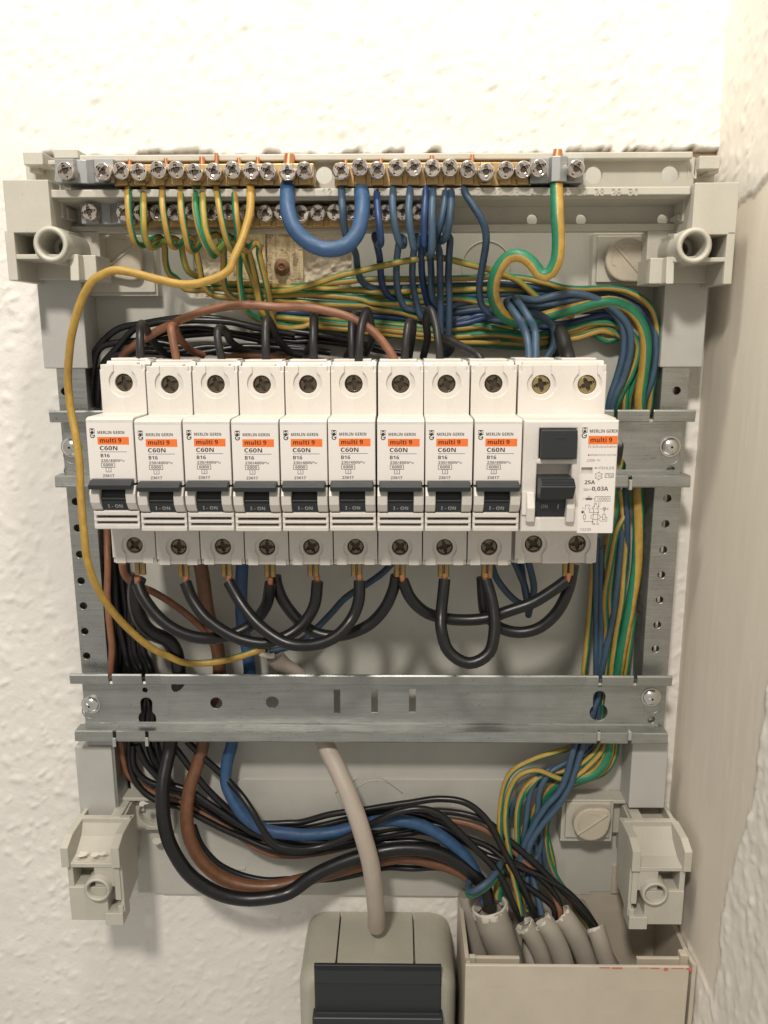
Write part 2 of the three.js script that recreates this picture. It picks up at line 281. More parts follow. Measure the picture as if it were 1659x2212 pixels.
// ---------------------------------------------------------------- uprights with holes, plastic sleeves
const Y = (px, py, z) => at(px, py, z)[1], X = (px, py, z) => at(px, py, z)[0];
for (const s of [-1, 1]) {
  const xo = s < 0 ? X(80, 612, 19) : X(1530, 620, 19), xi = s < 0 ? X(183, 700, 19) : X(1431, 700, 19);
  const x0 = Math.min(xo, xi), x1 = Math.max(xo, xi), m0 = x0 + (s < 0 ? 5 : 1.5), m1 = x1 - (s < 0 ? 1.5 : 5);
  const t = thing('upright', s < 0 ? 'perforated metal upright with grey sleeves beside the white woodchip wall' : 'perforated metal upright with grey sleeves beside the smooth beige wall', 'upright', [(x0 + x1) / 2, -215, 3], 'metal uprights');
  const top = Y(130, 605, 19) + 6, bot = s < 0 ? Y(205, 1762, 19) : Y(1400, 1745, 19);
  const sh = rect(m0, m1, bot + 2, top);
  const holes = (s < 0 ? [[140, 846], [147, 913], [163, 1084], [167, 1141], [172, 1198], [175, 1255], [180, 1309], [183, 1364], [187, 1417]] : [[1462, 844], [1460, 908], [1442, 1077], [1438, 1132], [1433, 1188], [1429, 1242], [1425, 1296], [1420, 1350], [1416, 1402]]);
  for (const [hx, hy] of holes) { const c = at(hx, hy, 18.5); sh.holes.push(circ(c[0], c[1], 1.75)); }
  mesh('perforated_strip', ext(sh, 17.3, 18.5, 0.15), M.galv, t);
  mesh('side_flange', [bx(m0, m0 + 1.2, bot + 2, top, 3, 17.3, 0.2)], M.galv, t);
  mesh('side_flange', [bx(m1 - 1.2, m1, bot + 2, top, 3, 17.3, 0.2)], M.galv, t);
  const yb = Y(130, 796, 19);
  mesh('sleeve', bx(x0, x1, yb, top, 3, 19.4, 0.6), M.sleeve, t);
  const yt = s < 0 ? Y(205, 1612, 19) : Y(1400, 1603, 19);
  const lx0 = s < 0 ? X(167, 1680, 19) : X(1362, 1670, 19), lx1 = s < 0 ? X(246, 1680, 19) : X(1440, 1670, 19);
  mesh('sleeve', bx(lx0, lx1, bot, yt, 3, 19.4, 0.6), M.sleeve, t);
}

// ---------------------------------------------------------------- screws
const headShape = (R, A, w) => { // slotted cross head seen from the front
  const s = new THREE.Shape(), h = 0.42, n = 0.55; const a0 = Math.asin(h / R);
  for (let k = 0; k < 4; k++) { const b = k * Math.PI / 2, rot = (x, y) => [x * Math.cos(b) - y * Math.sin(b), x * Math.sin(b) + y * Math.cos(b)];
    for (const [x, y] of [[R * Math.cos(a0), -h], [R - n, -h], [R - n, h], [R * Math.cos(a0), h]]) { const q = rot(x, y); k || x !== R * Math.cos(a0) || y > 0 ? s.lineTo(...q) : s.moveTo(...q); }
    for (let i = 1; i < 6; i++) { const a = a0 + (Math.PI / 2 - 2 * a0) * i / 6; s.lineTo(...rot(R * Math.cos(a), R * Math.sin(a))); } }
  s.closePath();
  const p = new THREE.Path(), e = w + 0.22; [[A, -w], [A, w], [e, e], [w, A], [-w, A], [-e, e], [-A, w], [-A, -w], [-e, -e], [-w, -A], [w, -A], [e, -e]].reverse().forEach(([x, y], i) => (i ? p.lineTo(x, y) : p.moveTo(x, y))); p.closePath(); s.holes.push(p); return s;
};
const recessShade = (z) => prep(new THREE.CylinderGeometry(2.4, 2.4, 0.2, 12).rotateX(Math.PI / 2).translate(0, 0, z));  // disc under the cross opening, coloured dark in place of shade
const facets = (z) => { const q = []; for (let k = 0; k < 4; k++) q.push(prep(new THREE.BoxGeometry(1.15, 0.9, 0.3).rotateX(0.7).translate(0, -1.5, z + 0.3).rotateZ(k * Math.PI / 2))); return mergeGeometries(q); };
const lathe = (pts) => prep(new THREE.LatheGeometry(pts.map(([r, z]) => new THREE.Vector2(r, z)), 28).rotateX(Math.PI / 2));
const head = (R, A, w, d) => [prep(new THREE.ExtrudeGeometry(headShape(R - 0.55, A, w), { depth: d, bevelEnabled: false, curveSegments: 4 }).translate(0, 0, -d)), lathe([[R, -5.2], [R, -0.75], [R - 0.12, -0.42], [R - 0.5, -0.08], [R - 0.62, -0.05], [R - 0.62, -d]])];
const termScrew = mergeGeometries(head(3.35, 2.0, 0.58, 1.3));
const flatScrew = mergeGeometries(head(3.3, 2.05, 0.62, 1.2));
const panScrew = (() => { const a = prep(new THREE.SphereGeometry(4.2, 28, 12, 0, Math.PI * 2, 0, Math.PI / 2).rotateX(Math.PI / 2).scale(1, 1, 0.62)), b = prep(new THREE.BoxGeometry(3.6, 0.9, 0.5).translate(0, 0, 2.5)), c = prep(new THREE.BoxGeometry(0.9, 3.6, 0.5).translate(0, 0, 2.5)), d = prep(new THREE.CylinderGeometry(4.6, 4.6, 0.8, 28).rotateX(Math.PI / 2).translate(0, 0, 0.1)); return mergeGeometries([a, b, c, d]); })();
const placed = (g, x, y, z, turn = 0, k = 1, tilt = 0) => g.clone().scale(k, k, k).rotateZ(turn).rotateX(tilt).translate(x, y, z);

// ---------------------------------------------------------------- mounting rails
function rail(name, label, L, R, topL, botL, extras) {
  const o = [(L + R) / 2, botL, 19.4]; const t = thing('mounting_rail', label, 'rail', o, 'metal mounting rails');
  const web = rect(L + 3, R - 3, botL + 4.3, topL - 4.3); extras.holes(web);
  const zb = 19.5;
  mesh('web', ext(web, zb, zb + 1, 0.12), M.galv, t);
  const prof = (s, y0) => { // step forward and a lip
    const p = [[0, 0], [0, 6.4], [3.4, 6.4], [4.3, 6.9], [4.3, 7.5], [3.6, 7.9], [-0.6, 7.5], [-1.0, 6.9], [-1, 0]]; return p.map(([y, z]) => [y0 + s * y, zb + z]); };
  const seg = (s, y0, cuts) => { let a = L; const out = []; for (const c of [...cuts, null]) { const b = c ? c - 0.8 : R; out.push(alongX(s > 0 ? prof(s, y0) : prof(s, y0).reverse(), a, b, 0.25)); if (c) out.push(alongX((s > 0 ? [[0, 0], [0, 6.0], [-1, 6.6], [-1, 0]] : [[0, 0], [-1, 0], [-1, 6.6], [0, 6.0]]).map(([y, z]) => [y0 + s * y, zb + z]), b, c + 0.8, 0.1)); a = c ? c + 0.8 : a; } return out; };
  mesh('upper_lip', seg(1, topL - 4.3, extras.topCuts), M.galv, t);
  mesh('lower_lip', seg(-1, botL + 4.3, extras.botCuts), M.galv, t);
  // ridge pressed along the lower edge of the web
  mesh('bead', [alongX([[botL + 4.6, zb + 0.9], [botL + 5.3, zb + 1.7], [botL + 6.4, zb + 1.7], [botL + 7.0, zb + 0.9]].reverse(), L + 3, R - 3, 0.1)], M.galv, t);
  for (const [px, py, a] of extras.screws) { const c = at(px, py, 23); mesh('fixing_screw', placed(panScrew, c[0], c[1], zb + 1.3, a), M.chrome, t); }
  for (const [px, py, r] of extras.disks) { const c = at(px, py, 20.5); mesh('washer', ring(c[0], c[1], zb + 0.95, zb + 1.25, r, r - 0.55, 0.12), M.galv, t); }
  for (const [px, py] of extras.tabs) { const c = at(px, py, 27); mesh('tab', bx(c[0] - 0.9, c[0] + 0.9, c[1] - 2.6, c[1] + 2.2, 25.6, 28.2, 0.5), M.chrome, t); }
  return t;
}
const z2 = 20.5;
rail('rail', 'metal mounting rail carrying the row of breakers', X(106, 895, 27), X(1503, 893, 27), Y(800, 886, 27), Y(800, 1053, 27), {
  holes(w) { for (const [px, py, r] of [[147, 1017, 1.9], [1449, 1016, 1.9]]) { const c = at(px, py, z2); w.holes.push(circ(c[0], c[1], r)); } keyhole(w, 1331, 965, 1); },
  topCuts: [1330, 1408].map((p) => X(p, 893, 27)), botCuts: [1361].map((p) => X(p, 1045, 27)), screws: [[150, 967, 0.3], [1451, 966, 0.5]], disks: [[157, 983, 4.4], [1449, 984, 4.4]], tabs: [[1361, 1046]] });
function keyhole(w, px, py, k) { const c = at(px, py, z2), p = new THREE.Path(); const R = 4.9 * k, r = 3.3 * k, H = 9.2 * k; p.absarc(c[0], c[1], r, 0, Math.PI, false); p.lineTo(c[0] - r, c[1] - H + R * 0.8); p.absarc(c[0], c[1] - H, R, Math.PI - 0.93, 0.93 + Math.PI * 2, false); p.closePath(); w.holes.push(p); }
const slotH = (w, px, y0, y1) => { const a = at(px - 7, y0, z2), b = at(px + 7, y1, z2), p = new THREE.Path(); [[a[0], a[1]], [b[0], a[1]], [b[0], b[1]], [a[0], b[1]]].forEach(([x, y], i) => (i ? p.lineTo(x, y) : p.moveTo(x, y))); p.closePath(); w.holes.push(p); };
rail('rail', 'empty metal mounting rail with keyholes and slots below the breakers', X(151, 1470, 27), X(1453, 1460, 27), Y(800, 1458, 27), Y(800, 1604, 27), {
  holes(w) { for (const [px, py, r] of [[313, 1491, 1.3], [467, 1519, 2.9], [588, 1517, 3.0], [1296, 1478, 1.3], [200, 1573, 1.8], [1407, 1555, 1.8]]) { const c = at(px, py, z2); w.holes.push(circ(c[0], c[1], r)); } keyhole(w, 316, 1519, 0.88); keyhole(w, 1295, 1505, 0.88); slotH(w, 728, 1490, 1540); slotH(w, 809, 1490, 1539); slotH(w, 891, 1488, 1538); },
  topCuts: [238, 310, 1297, 1373].map((p) => X(p, 1465, 27)), botCuts: [248, 318, 1293, 1360].map((p) => X(p, 1598, 27)), screws: [[193, 1526, 0.9], [1409, 1510, 0.2]], disks: [[196, 1536, 4.3], [1409, 1524, 4.4]], tabs: [[248, 1601], [318, 1600], [1293, 1588], [1360, 1587]] });

// ---------------------------------------------------------------- terminal carrier (top): brackets at both ends, two stepped channels
const font = await new FontLoader().loadAsync('fonts/droid/droid_sans_regular.typeface.json');
const carrier = thing('terminal_carrier', 'grey beige plastic terminal carrier with two stepped channels across the top', 'carrier', [0, 20, 3]);
{
  const t = carrier;
  const yA = Y(800, 331, 38), yB = Y(800, 346, 38), yC = Y(800, 406, 42.5), yD = Y(800, 424, 42.5), yE = Y(800, 441, 20), yF = Y(800, 489, 20), yG = Y(800, 500, 26);
  const xa = X(150, 370, 32), xb = X(1500, 370, 32);
  const up = rect(xa, xb, yC - 2, yA - 1); for (const px of [700, 1283, 1448]) { const c = at(px, 378, 32); up.holes.push(circ(c[0], c[1], px === 1448 ? 3.6 : 3.4)); }
  mesh('upper_channel', ext(up, 30, 32, 0.2), M.carrier, t);
  mesh('channel_lip', bx(xa + 2, X(1497, 340, 38), yB, yA, 29.6, 38, 0.6), M.carrier, t);
  mesh('numbered_ledge', bx(X(108, 415, 42.5), X(1492, 415, 42.5), yD, yC, 29, 42.5, 0.5), M.carrier, t);
  mesh('ledge_underside', alongX([[yD + 0.8, 41], [yD + 0.8, 29], [yE + 0.4, 18.2], [yE - 1.5, 19.6], [yD - 0.6, 30], [yD - 0.4, 36]].reverse(), X(145, 440, 24), X(1468, 440, 24), 0.2), M.carrier, t);
  const lo = rect(X(140, 470, 20), X(1474, 470, 20), yF - 1, yE + 1); for (const px of [1150, 1256, 1432]) { const c = at(px, 474, 20); lo.holes.push(circ(c[0], c[1], 2.3)); }
  mesh('lower_channel', ext(lo, 17.5, 20, 0.2), M.carrier, t);
  mesh('channel_lip', bx(X(146, 495, 26), X(1474, 495, 26), yG, yF + 0.3, 17.5, 24, 0.5), M.carrier, t);
  const num = []; for (let n = 11; n <= 30; n++) { const px = 1367 - (30 - n) * 36.7, c = at(px, 422.5, 42.5); const g = new TextGeometry(String(n), { font, size: 2.8, depth: 0.45, curveSegments: 3 }); g.computeBoundingBox(); num.push(g.translate(c[0] - (g.boundingBox.max.x) / 2, c[1], 42.4)); }
  const c = at(1489, 386, 32); num.push(new TextGeometry('N', { font, size: 5, depth: 0.25 }).translate(c[0] - 1.6, c[1], 31.95));
  mesh('embossed_numbers', num, M.carrier, t);
  for (const s of [-1, 1]) {
    const q = (a, b, c2, d, zf, zb, r) => pb(a, b, c2, d, zf, zb, r), qh = (a, b, c2, d, zf, zb, h, hr) => { const e = pr(a, b, c2, d, zf), sh = rect(e[0], e[1], e[2], e[3]); sh.holes.push(circ(h[0], h[1], hr)); return ext(sh, zb, zf, 0.3); };
    if (s < 0) {
      mesh('bracket_panel', [q(10, 388, 108, 503, 45, 20)], M.carrier, t);
      mesh('bracket_wall', [q(14, 498, 34, 606, 45, 20)], M.carrier, t);
      mesh('rib', [q(30, 549, 156, 560, 44.5, 20)], M.carrier, t);
      mesh('pocket_back', [q(30, 500, 170, 604, 25, 19)], M.carrier, t);
      mesh('tooth', [alongX([[Y(180, 549, 43), 43.5], [Y(180, 606, 43), 44.5], [Y(180, 606, 43), 20], [Y(180, 549, 43), 20]].reverse(), X(153, 580, 43), X(172, 580, 43), 0.4), q(165, 551, 208, 606, 38, 20)], M.carrier, t);
      mesh('link', [q(125, 498, 215, 560, 24, 14)], M.carrier, t);
      mesh('end_stop', [q(50, 328, 92, 356, 36, 18), q(62, 345, 84, 372, 30, 10)], M.carrier, t);
      mesh('end_stop', [q(116, 322, 168, 342, 40, 22)], M.carrier, t);
      mesh('end_block', [q(56, 350, 120, 392, 24, 6), q(103, 346, 124, 356, 43, 24)], M.carrier, t);
            const b = at(106, 527, 50), h = at(116, 421, 34);
      mesh('boss', ring(b[0], b[1], 24, 49, 7.1, 4.7, 0.8), M.carrier, t); mesh('boss_block', qh(74, 500, 150, 552, 42, 25, b, 4.8), M.carrier, t);
      mesh('bore', [ring(b[0], b[1], 25, 34, 4.75, 2.6, 0.3)], M.carrier, t);
      mesh('clip', [qh(108, 400, 134, 470, 34, 22, h, 1.7), q(128, 448, 148, 474, 30, 20)], M.carrier, t);
    } else {
      mesh('bracket_panel', [q(1498, 394, 1594, 507, 45, 20)], M.carrier, t);
      mesh('bracket_wall', [q(1567, 500, 1585, 614, 45, 20)], M.carrier, t);
      mesh('rib', [q(1455, 556, 1570, 566, 44.5, 20)], M.carrier, t);
      mesh('pocket_back', [q(1440, 503, 1575, 611, 25, 19)], M.carrier, t);
      mesh('tooth', [alongX([[Y(1430, 555, 43), 43.5], [Y(1430, 613, 43), 44.5], [Y(1430, 613, 43), 20], [Y(1430, 555, 43), 20]].reverse(), X(1438, 580, 43), X(1455, 580, 43), 0.4), q(1404, 557, 1446, 613, 38, 20)], M.carrier, t);
      mesh('link', [q(1398, 498, 1480, 562, 24, 14)], M.carrier, t);
      mesh('end_stop', [q(1511, 336, 1556, 365, 36, 18), q(1530, 350, 1554, 374, 32, 12)], M.carrier, t);
      mesh('end_block', [q(1494, 345, 1545, 396, 24, 6)], M.carrier, t);
            const b = at(1503, 530, 50), h = at(1489, 438, 34);
      mesh('boss', ring(b[0], b[1], 24, 49, 7.0, 4.6, 0.8), M.carrier, t); mesh('boss_block', qh(1455, 505, 1532, 558, 42, 25, b, 4.8), M.carrier, t);
      mesh('bore', [ring(b[0], b[1], 25, 34, 4.65, 2.6, 0.3)], M.carrier, t);
      mesh('clip', [qh(1476, 422, 1499, 478, 34, 22, h, 1.7), q(1464, 462, 1486, 476, 31, 20)], M.carrier, t);
    }
  }
}
// ---------------------------------------------------------------- quarter-turn latches
function latch(label, px, py, rp, corner, slotA, base, z) {
  const c = at(px, py, z + 7), r = X(px + rp, py, z + 7) - c[0];
  const t = thing('quarter_turn_latch', label, 'latch', [c[0], c[1] - r, z], 'round fixing latches');
  mesh('base', [pb(base[0], base[1], base[2], base[3], z + 2, 2.6, 0.5), pb(base[0] + 10, base[1] + 6, base[2] - 6, base[3] - 8, z + 3.6, z, 0.5)], M.carrier, t);
  const s = new THREE.Shape(), k = 1.30; const a0 = corner - 0.72, a1 = corner + 0.72; // round with one blunt corner
  s.absarc(c[0], c[1], r, a1, a0 + Math.PI * 2, false); s.quadraticCurveTo(c[0] + r * k * Math.cos(a0 + 0.5), c[1] + r * k * Math.sin(a0 + 0.5), c[0] + r * k * 0.98 * Math.cos(corner), c[1] + r * k * 0.98 * Math.sin(corner)); s.quadraticCurveTo(c[0] + r * k * Math.cos(a1 - 0.5), c[1] + r * k * Math.sin(a1 - 0.5), c[0] + r * Math.cos(a1), c[1] + r * Math.sin(a1));
  mesh('cap', ext(s, z + 3.4, z + 8, 0.9, 3), M.beige, t);
  mesh('grip', new RoundedBoxGeometry(r * 2.05, 1.15, 0.9, 2, 0.4).rotateZ(slotA).translate(c[0] + 0.06 * r * Math.cos(corner), c[1] + 0.06 * r * Math.sin(corner), z + 8.2), M.beige, t);
  const arr = (b0, b1) => new THREE.TorusGeometry(r * 0.72, 0.28, 6, 18, b1 - b0).rotateZ(b0).translate(c[0], c[1], z + 8);
  mesh('arrow', [arr(1.0, 1.9), new RoundedBoxGeometry(2, 0.5, 0.5, 1, 0.2).rotateZ(0.9).translate(c[0] + r * 0.72 * Math.cos(1) - 0.6, c[1] + r * 0.72 * Math.sin(1) + 0.4, z + 8)], M.beige, t);
  mesh('arrow', [arr(2.5, 3.5), new RoundedBoxGeometry(2, 0.5, 0.5, 1, 0.2).rotateZ(-0.4).translate(c[0] + r * 0.72 * Math.cos(3.5) + 0.6, c[1] + r * 0.72 * Math.sin(3.5), z + 8)], M.beige, t);
}
latch('round beige latch crossed by the yellow earth wire', 259, 553, 47, -0.9, 0.62, [160, 503, 338, 640], 8);
latch('round beige latch under the end of the terminal carrier, beside the beige wall', 1354, 561, 46, -0.75, -0.82, [1280, 503, 1420, 618], 8);
latch('round beige latch beside the lower bracket', 1277, 1780, 39, 0.72, 0.66, [1212, 1728, 1324, 1818], 11);

// ---------------------------------------------------------------- lower brackets
for (const s of [-1, 1]) {
  const L = s < 0, t = thing('cover_bracket', L ? 'plastic cover bracket with an empty latch hole, paint flakes on it' : 'plastic cover bracket with a beige latch beside it, over the cable duct', 'bracket', [s * 125, -274, 3], 'lower cover brackets');
  const b = (x0, x1, y0, y1, z0, z1, r) => bx(L ? x0 : -x1 + 1.2, L ? x1 : -x0 + 1.2, y0, y1, z0, z1, r);   // written for the left one
  const P = (a, c, d, e, z) => pr(a, c, d, e, z);
  const f = P(148, 1840, 262, 1988, 45), y1 = f[3], y0 = f[2], x0 = f[0], x1 = f[1], w = x1 - x0;
  mesh('front_block', [b(x0, x0 + w * 0.72, y0, y0 + 18, 30, 45)], M.carrier, t);
  mesh('outer_wall', b(x0, x0 + 2.6, y0, y1 - 6, 4, 44.6), M.carrier, t);
  mesh('inner_wall', b(x1 - 3.2, x1 - 0.4, y0 + 11, y1 - 4, 22, 45), M.carrier, t);
  mesh('pocket_floor', b(x0 + 2, x1 - 2, y0 + 8, y1 - 8, 22, 32), M.carrier, t);
  mesh('pocket_roof', b(x0 + 1, x1 - 1, y1 - 8.5, y1 - 6.3, 22, 45), M.carrier, t);
  const bc = [L ? x0 + w * 0.575 : -(x0 + w * 0.575) + 1.2, y0 + 18.2];
  mesh('boss', ring(bc[0], bc[1], 28, 47.8, 6.3, 4.4, 0.7), M.carrier, t);
  mesh('boss_floor', cyl(bc[0], bc[1], 29, 34, 4.4), M.carrier, t);
  mesh('front_cheek', b(x0 + w * 0.5, x1 - 1, y0 + 18, y1 - 7, 38, 44.6), M.carrier, t);
  mesh('tab', [b(x1 - 8.4, x1 + 0.2, y0 - 1.6, y0 + 5, 36, 46.5), b(x1 - 2.5, x1, y0 + 3, y0 + 8, 38, 45)], M.carrier, t);
  mesh('body', b(x0 + 2, x1 - 5, y0 + 5, y1 - 12, 4, 30), M.carrier, t);
  // sloping tray on top, its two wings, the socket that takes the sleeve and the arm to the latch seat
  const yt = y1 + 6;
  const slope = (pts, xa, xb) => alongX(pts, L ? xa : -xb + 1.2, L ? xb : -xa + 1.2, 0.35);
  mesh('tray', slope([[y1 - 6.2, 44], [y1 - 5, 38], [y1 - 1, 31], [yt - 2, 28], [yt - 2, 25], [y1 - 8, 25], [y1 - 8, 44]].reverse(), x0 + 2, x1 - 2), M.carrier, t);
  mesh('wing', slope([[y1 - 7, 47], [y1 + 3, 47], [yt, 40], [yt, 26], [y1 - 7, 26]], x0 - 1.6, x0 + 2.0), M.carrier, t);
  mesh('wing', slope([[y1 - 7, 47], [y1 + 3, 47], [yt, 40], [yt, 26], [y1 - 7, 26]], x1 - 3.2, x1 + 0.8), M.carrier, t);
  mesh('tray_rim', b(x0 - 0.5, x1, yt - 3, yt + 0.5, 24.5, 27.5), M.carrier, t);
  mesh('socket_wall', [b(x0, x0 + 2, yt - 10, yt + 0.6, 4, 25), b(x0, x1, yt - 10, yt + 0.4, 3, 5)], M.carrier, t);
  mesh('socket_floor', b(x0 + 1.5, x1 - 6, yt - 9, yt - 5, 4, 26), M.carrier, t);
  mesh('arm', [b(x1 - 10, x1 - 4.6, y1 - 8, yt + 0.8, 4, 27), b(x1 - 9, x1 + 15, yt + 0.9, yt + 2.8, 4, 13)], M.carrier, t);
  mesh('latch_seat', (() => { const q = rect(L ? x1 - 5.4 : -(x1 + 16) + 1.2, L ? x1 + 16 : -(x1 - 5.4) + 1.2, yt - 19, yt + 0.9); if (L) { q.holes.push(circ(x1 + 5.2, yt - 9.6, 7.4)); q.holes.push(circ(x1 - 3.1, yt - 1.6, 1.5)); } return ext(q, 3.6, 7.5, 0.3); })(), M.carrier, t);
  mesh('side_web', [slope([[y0 + 4, 44], [y1 - 4, 44], [yt - 1, 26], [yt - 1, 22], [y0 + 8, 22]].reverse(), x1 - 1.2, x1 + 0.6), slope([[y0 + 8, 24], [yt - 1, 24], [yt, 4], [y0 + 16, 4]].reverse(), x1 - 5.2, x1 - 3.6), b(x1 - 5.4, x1 + 0.5, y0 + 8, yt - 1.2, 21.6, 24.2, 0.3)], M.carrier, t);
  if (L) {
    const flake = (px, py, z, r) => { const c = at(px, py, z), sh = new THREE.Shape(); for (let i = 0; i < 9; i++) { const a = i / 9 * 6.283, q = r * rr(0.55, 1.25); i ? sh.lineTo(q * 1.7 * Math.cos(a), q * Math.sin(a)) : sh.moveTo(q * 1.7, 0); } sh.closePath(); return new THREE.ExtrudeGeometry(sh, { depth: 0.25, bevelEnabled: false }).rotateX(-1.1).translate(c[0], c[1], c[2]); };
    mesh('paint_flake', [flake(178, 1847, 42.5, 1.7)], M.torn, t); mesh('paint_flake', [flake(205, 1846, 43, 1.2), flake(222, 1844, 43, 1)], M.torn, t); mesh('paint_flake', [flake(308, 1736, 17, 1.6)], M.torn, t); mesh('paint_flake', [flake(340, 1817, 8.2, 2)], M.torn, t);
  }
}

// ---------------------------------------------------------------- terminal bars
function terminalBar(label, o) {
  const t = thing('terminal_bar', label, 'terminal bar', [X((o.x0 + o.x1) / 2, o.y1, o.z), Y(o.x0, o.y1, o.z), o.z - 10], 'screw terminal bars');
  const q = pr(o.x0, o.y0, o.x1, o.y1, o.z);
  // faceted brass body, a shallow valley between every two screws
  const body = [bx(q[0], q[1], q[2], q[3], o.z - 10, o.z - 1.2, 0.5)];
  const xs = o.screws.map((p) => X(p[0], p[1], o.z));
  for (const x of xs) body.push(bx(x - 2.5, x + 2.5, q[2] + 0.15, q[3] - 0.15, o.z - 4, o.z, 0.7));
  mesh('brass_body', body, M.brass, t);
  o.screws.forEach(([px, py], i) => { const c = at(px, py, o.z + 5); const m = mesh('screw', placed(termScrew, c[0], c[1], o.z + 5.4, hash(i, o.x0, 3) * 1.57, 1, (hash(i, 7, o.x0) - 0.5) * 0.14), M.nickel, t); mesh('cross_recess_shade', [placed(recessShade(-1.25), c[0], c[1], o.z + 5.4)], M.recessShade, m); mesh('recess_facet', placed(facets(-1.1), c[0], c[1], o.z + 5.4, hash(i, o.x0, 3) * 1.57), M.nickel, m); });
  for (const cl of o.clamps) {
    const r = pr(cl.x0, o.y0 - 9, cl.x1, o.y1 - 6, o.z + 1.5), w = r[1] - r[0];
    const sh = poly([[r[0], o.z - 9], [r[0], o.z + 2], [r[0] + w * 0.32, o.z + 2.2], [r[0] + w * 0.36, o.z + 0.6], [r[0] + w * 0.5, o.z - 0.4], [r[0] + w * 0.64, o.z + 0.6], [r[0] + w * 0.68, o.z + 2.2], [r[1], o.z + 2], [r[1], o.z - 9]].map(([x, z]) => [x, -z]));
    const arch = cl.out ? poly([[r[0], o.z - 9], [r[0], o.z + 1.2], [r[0] + w * 0.34, o.z + 1.2], [r[0] + w * 0.38, o.z + 4], [r[0] + w * 0.52, o.z + 5], [r[0] + w * 0.66, o.z + 4], [r[0] + w * 0.7, o.z + 1.2], [r[1], o.z + 1.2], [r[1], o.z - 9]].map(([x, z]) => [x, -z])) : sh;
    const g = new THREE.ExtrudeGeometry(arch, { depth: r[3] - r[2] - 0.6, bevelEnabled: true, bevelThickness: 0.3, bevelSize: 0.3, bevelOffset: -0.3, bevelSegments: 2 }).rotateX(-Math.PI / 2).translate(0, r[2] + 0.3, 0);
    const cm = mesh('end_clamp', g, M.zinc, t);
    for (const [px, py, a] of cl.screws) { const c = at(px, py, o.z + 7); mesh('clamp_screw', [placed(termScrew, c[0], c[1], o.z + 7.2, a, 1.02), placed(facets(-1.1), c[0], c[1], o.z + 7.2, a)], M.nickel, cm); mesh('cross_recess_shade', placed(recessShade(-1.2), c[0], c[1], o.z + 7.2), M.recessShade, cm); }
  }
  for (const [px, py, h, r] of o.tips) { const c = at(px, o.y0, o.z - 4); const hh = (Y(px, py, o.z - 4) - c[1]); mesh('copper_tip', new THREE.CylinderGeometry(r * 0.75, r, hh + 2, 12).rotateZ(rr(-0.12, 0.12)).translate(c[0], c[1] + hh / 2 - 1, o.z - 4), M.copper, t); }
}
const sc = (xs, y, j = 3) => xs.map((x, i) => [x, y + (hash(i, Math.round(xs[0]), 12) - 0.5) * 2 * j]);
terminalBar('brass terminal bar holding the green and yellow earth wires', { x0: 243, x1: 678, y0: 352, y1: 401, z: 43, screws: sc([261, 299, 341, 380, 420, 461, 502, 542, 578, 621, 657], 369), clamps: [{ x0: 121, x1: 246, screws: [[140, 368, 0.3], [221, 370, 0.9]] }],
  tips: [[280, 345, 0, 1], [359, 342, 0, 0.9], [437, 339, 0, 1.4], [468, 331, 0, 1], [517, 341, 0, 1], [557, 340, 0, 1], [625, 333, 0, 2.6]] });
terminalBar('brass terminal bar holding the blue wires, big earth wire clamped at its end', { x0: 722, x1: 1150, y0: 349, y1: 401, z: 43, screws: sc([737, 777, 815, 856, 894, 934, 972, 1011, 1050, 1093, 1131], 366, 5), clamps: [{ x0: 1146, x1: 1261, out: true, screws: [[1165, 362, 0.5], [1245, 364, 1.0]] }],
  tips: [[747, 345, 0, 1], [823, 343, 0, 1], [933, 336, 0, 1.1], [1020, 334, 0, 1], [1203, 323, 0, 2.4]] });
terminalBar('empty brass terminal bar in the shaded lower channel', { x0: 262, x1: 935, y0: 443, y1: 490, z: 31, screws: sc([304, 340, 377, 415, 456, 493, 533, 572, 608, 651, 686, 722, 758, 800, 833, 871, 905], 459, 2), clamps: [{ x0: 176, x1: 292, screws: [[192, 457, 0.2], [267, 459, 0.8]] }], tips: [] });

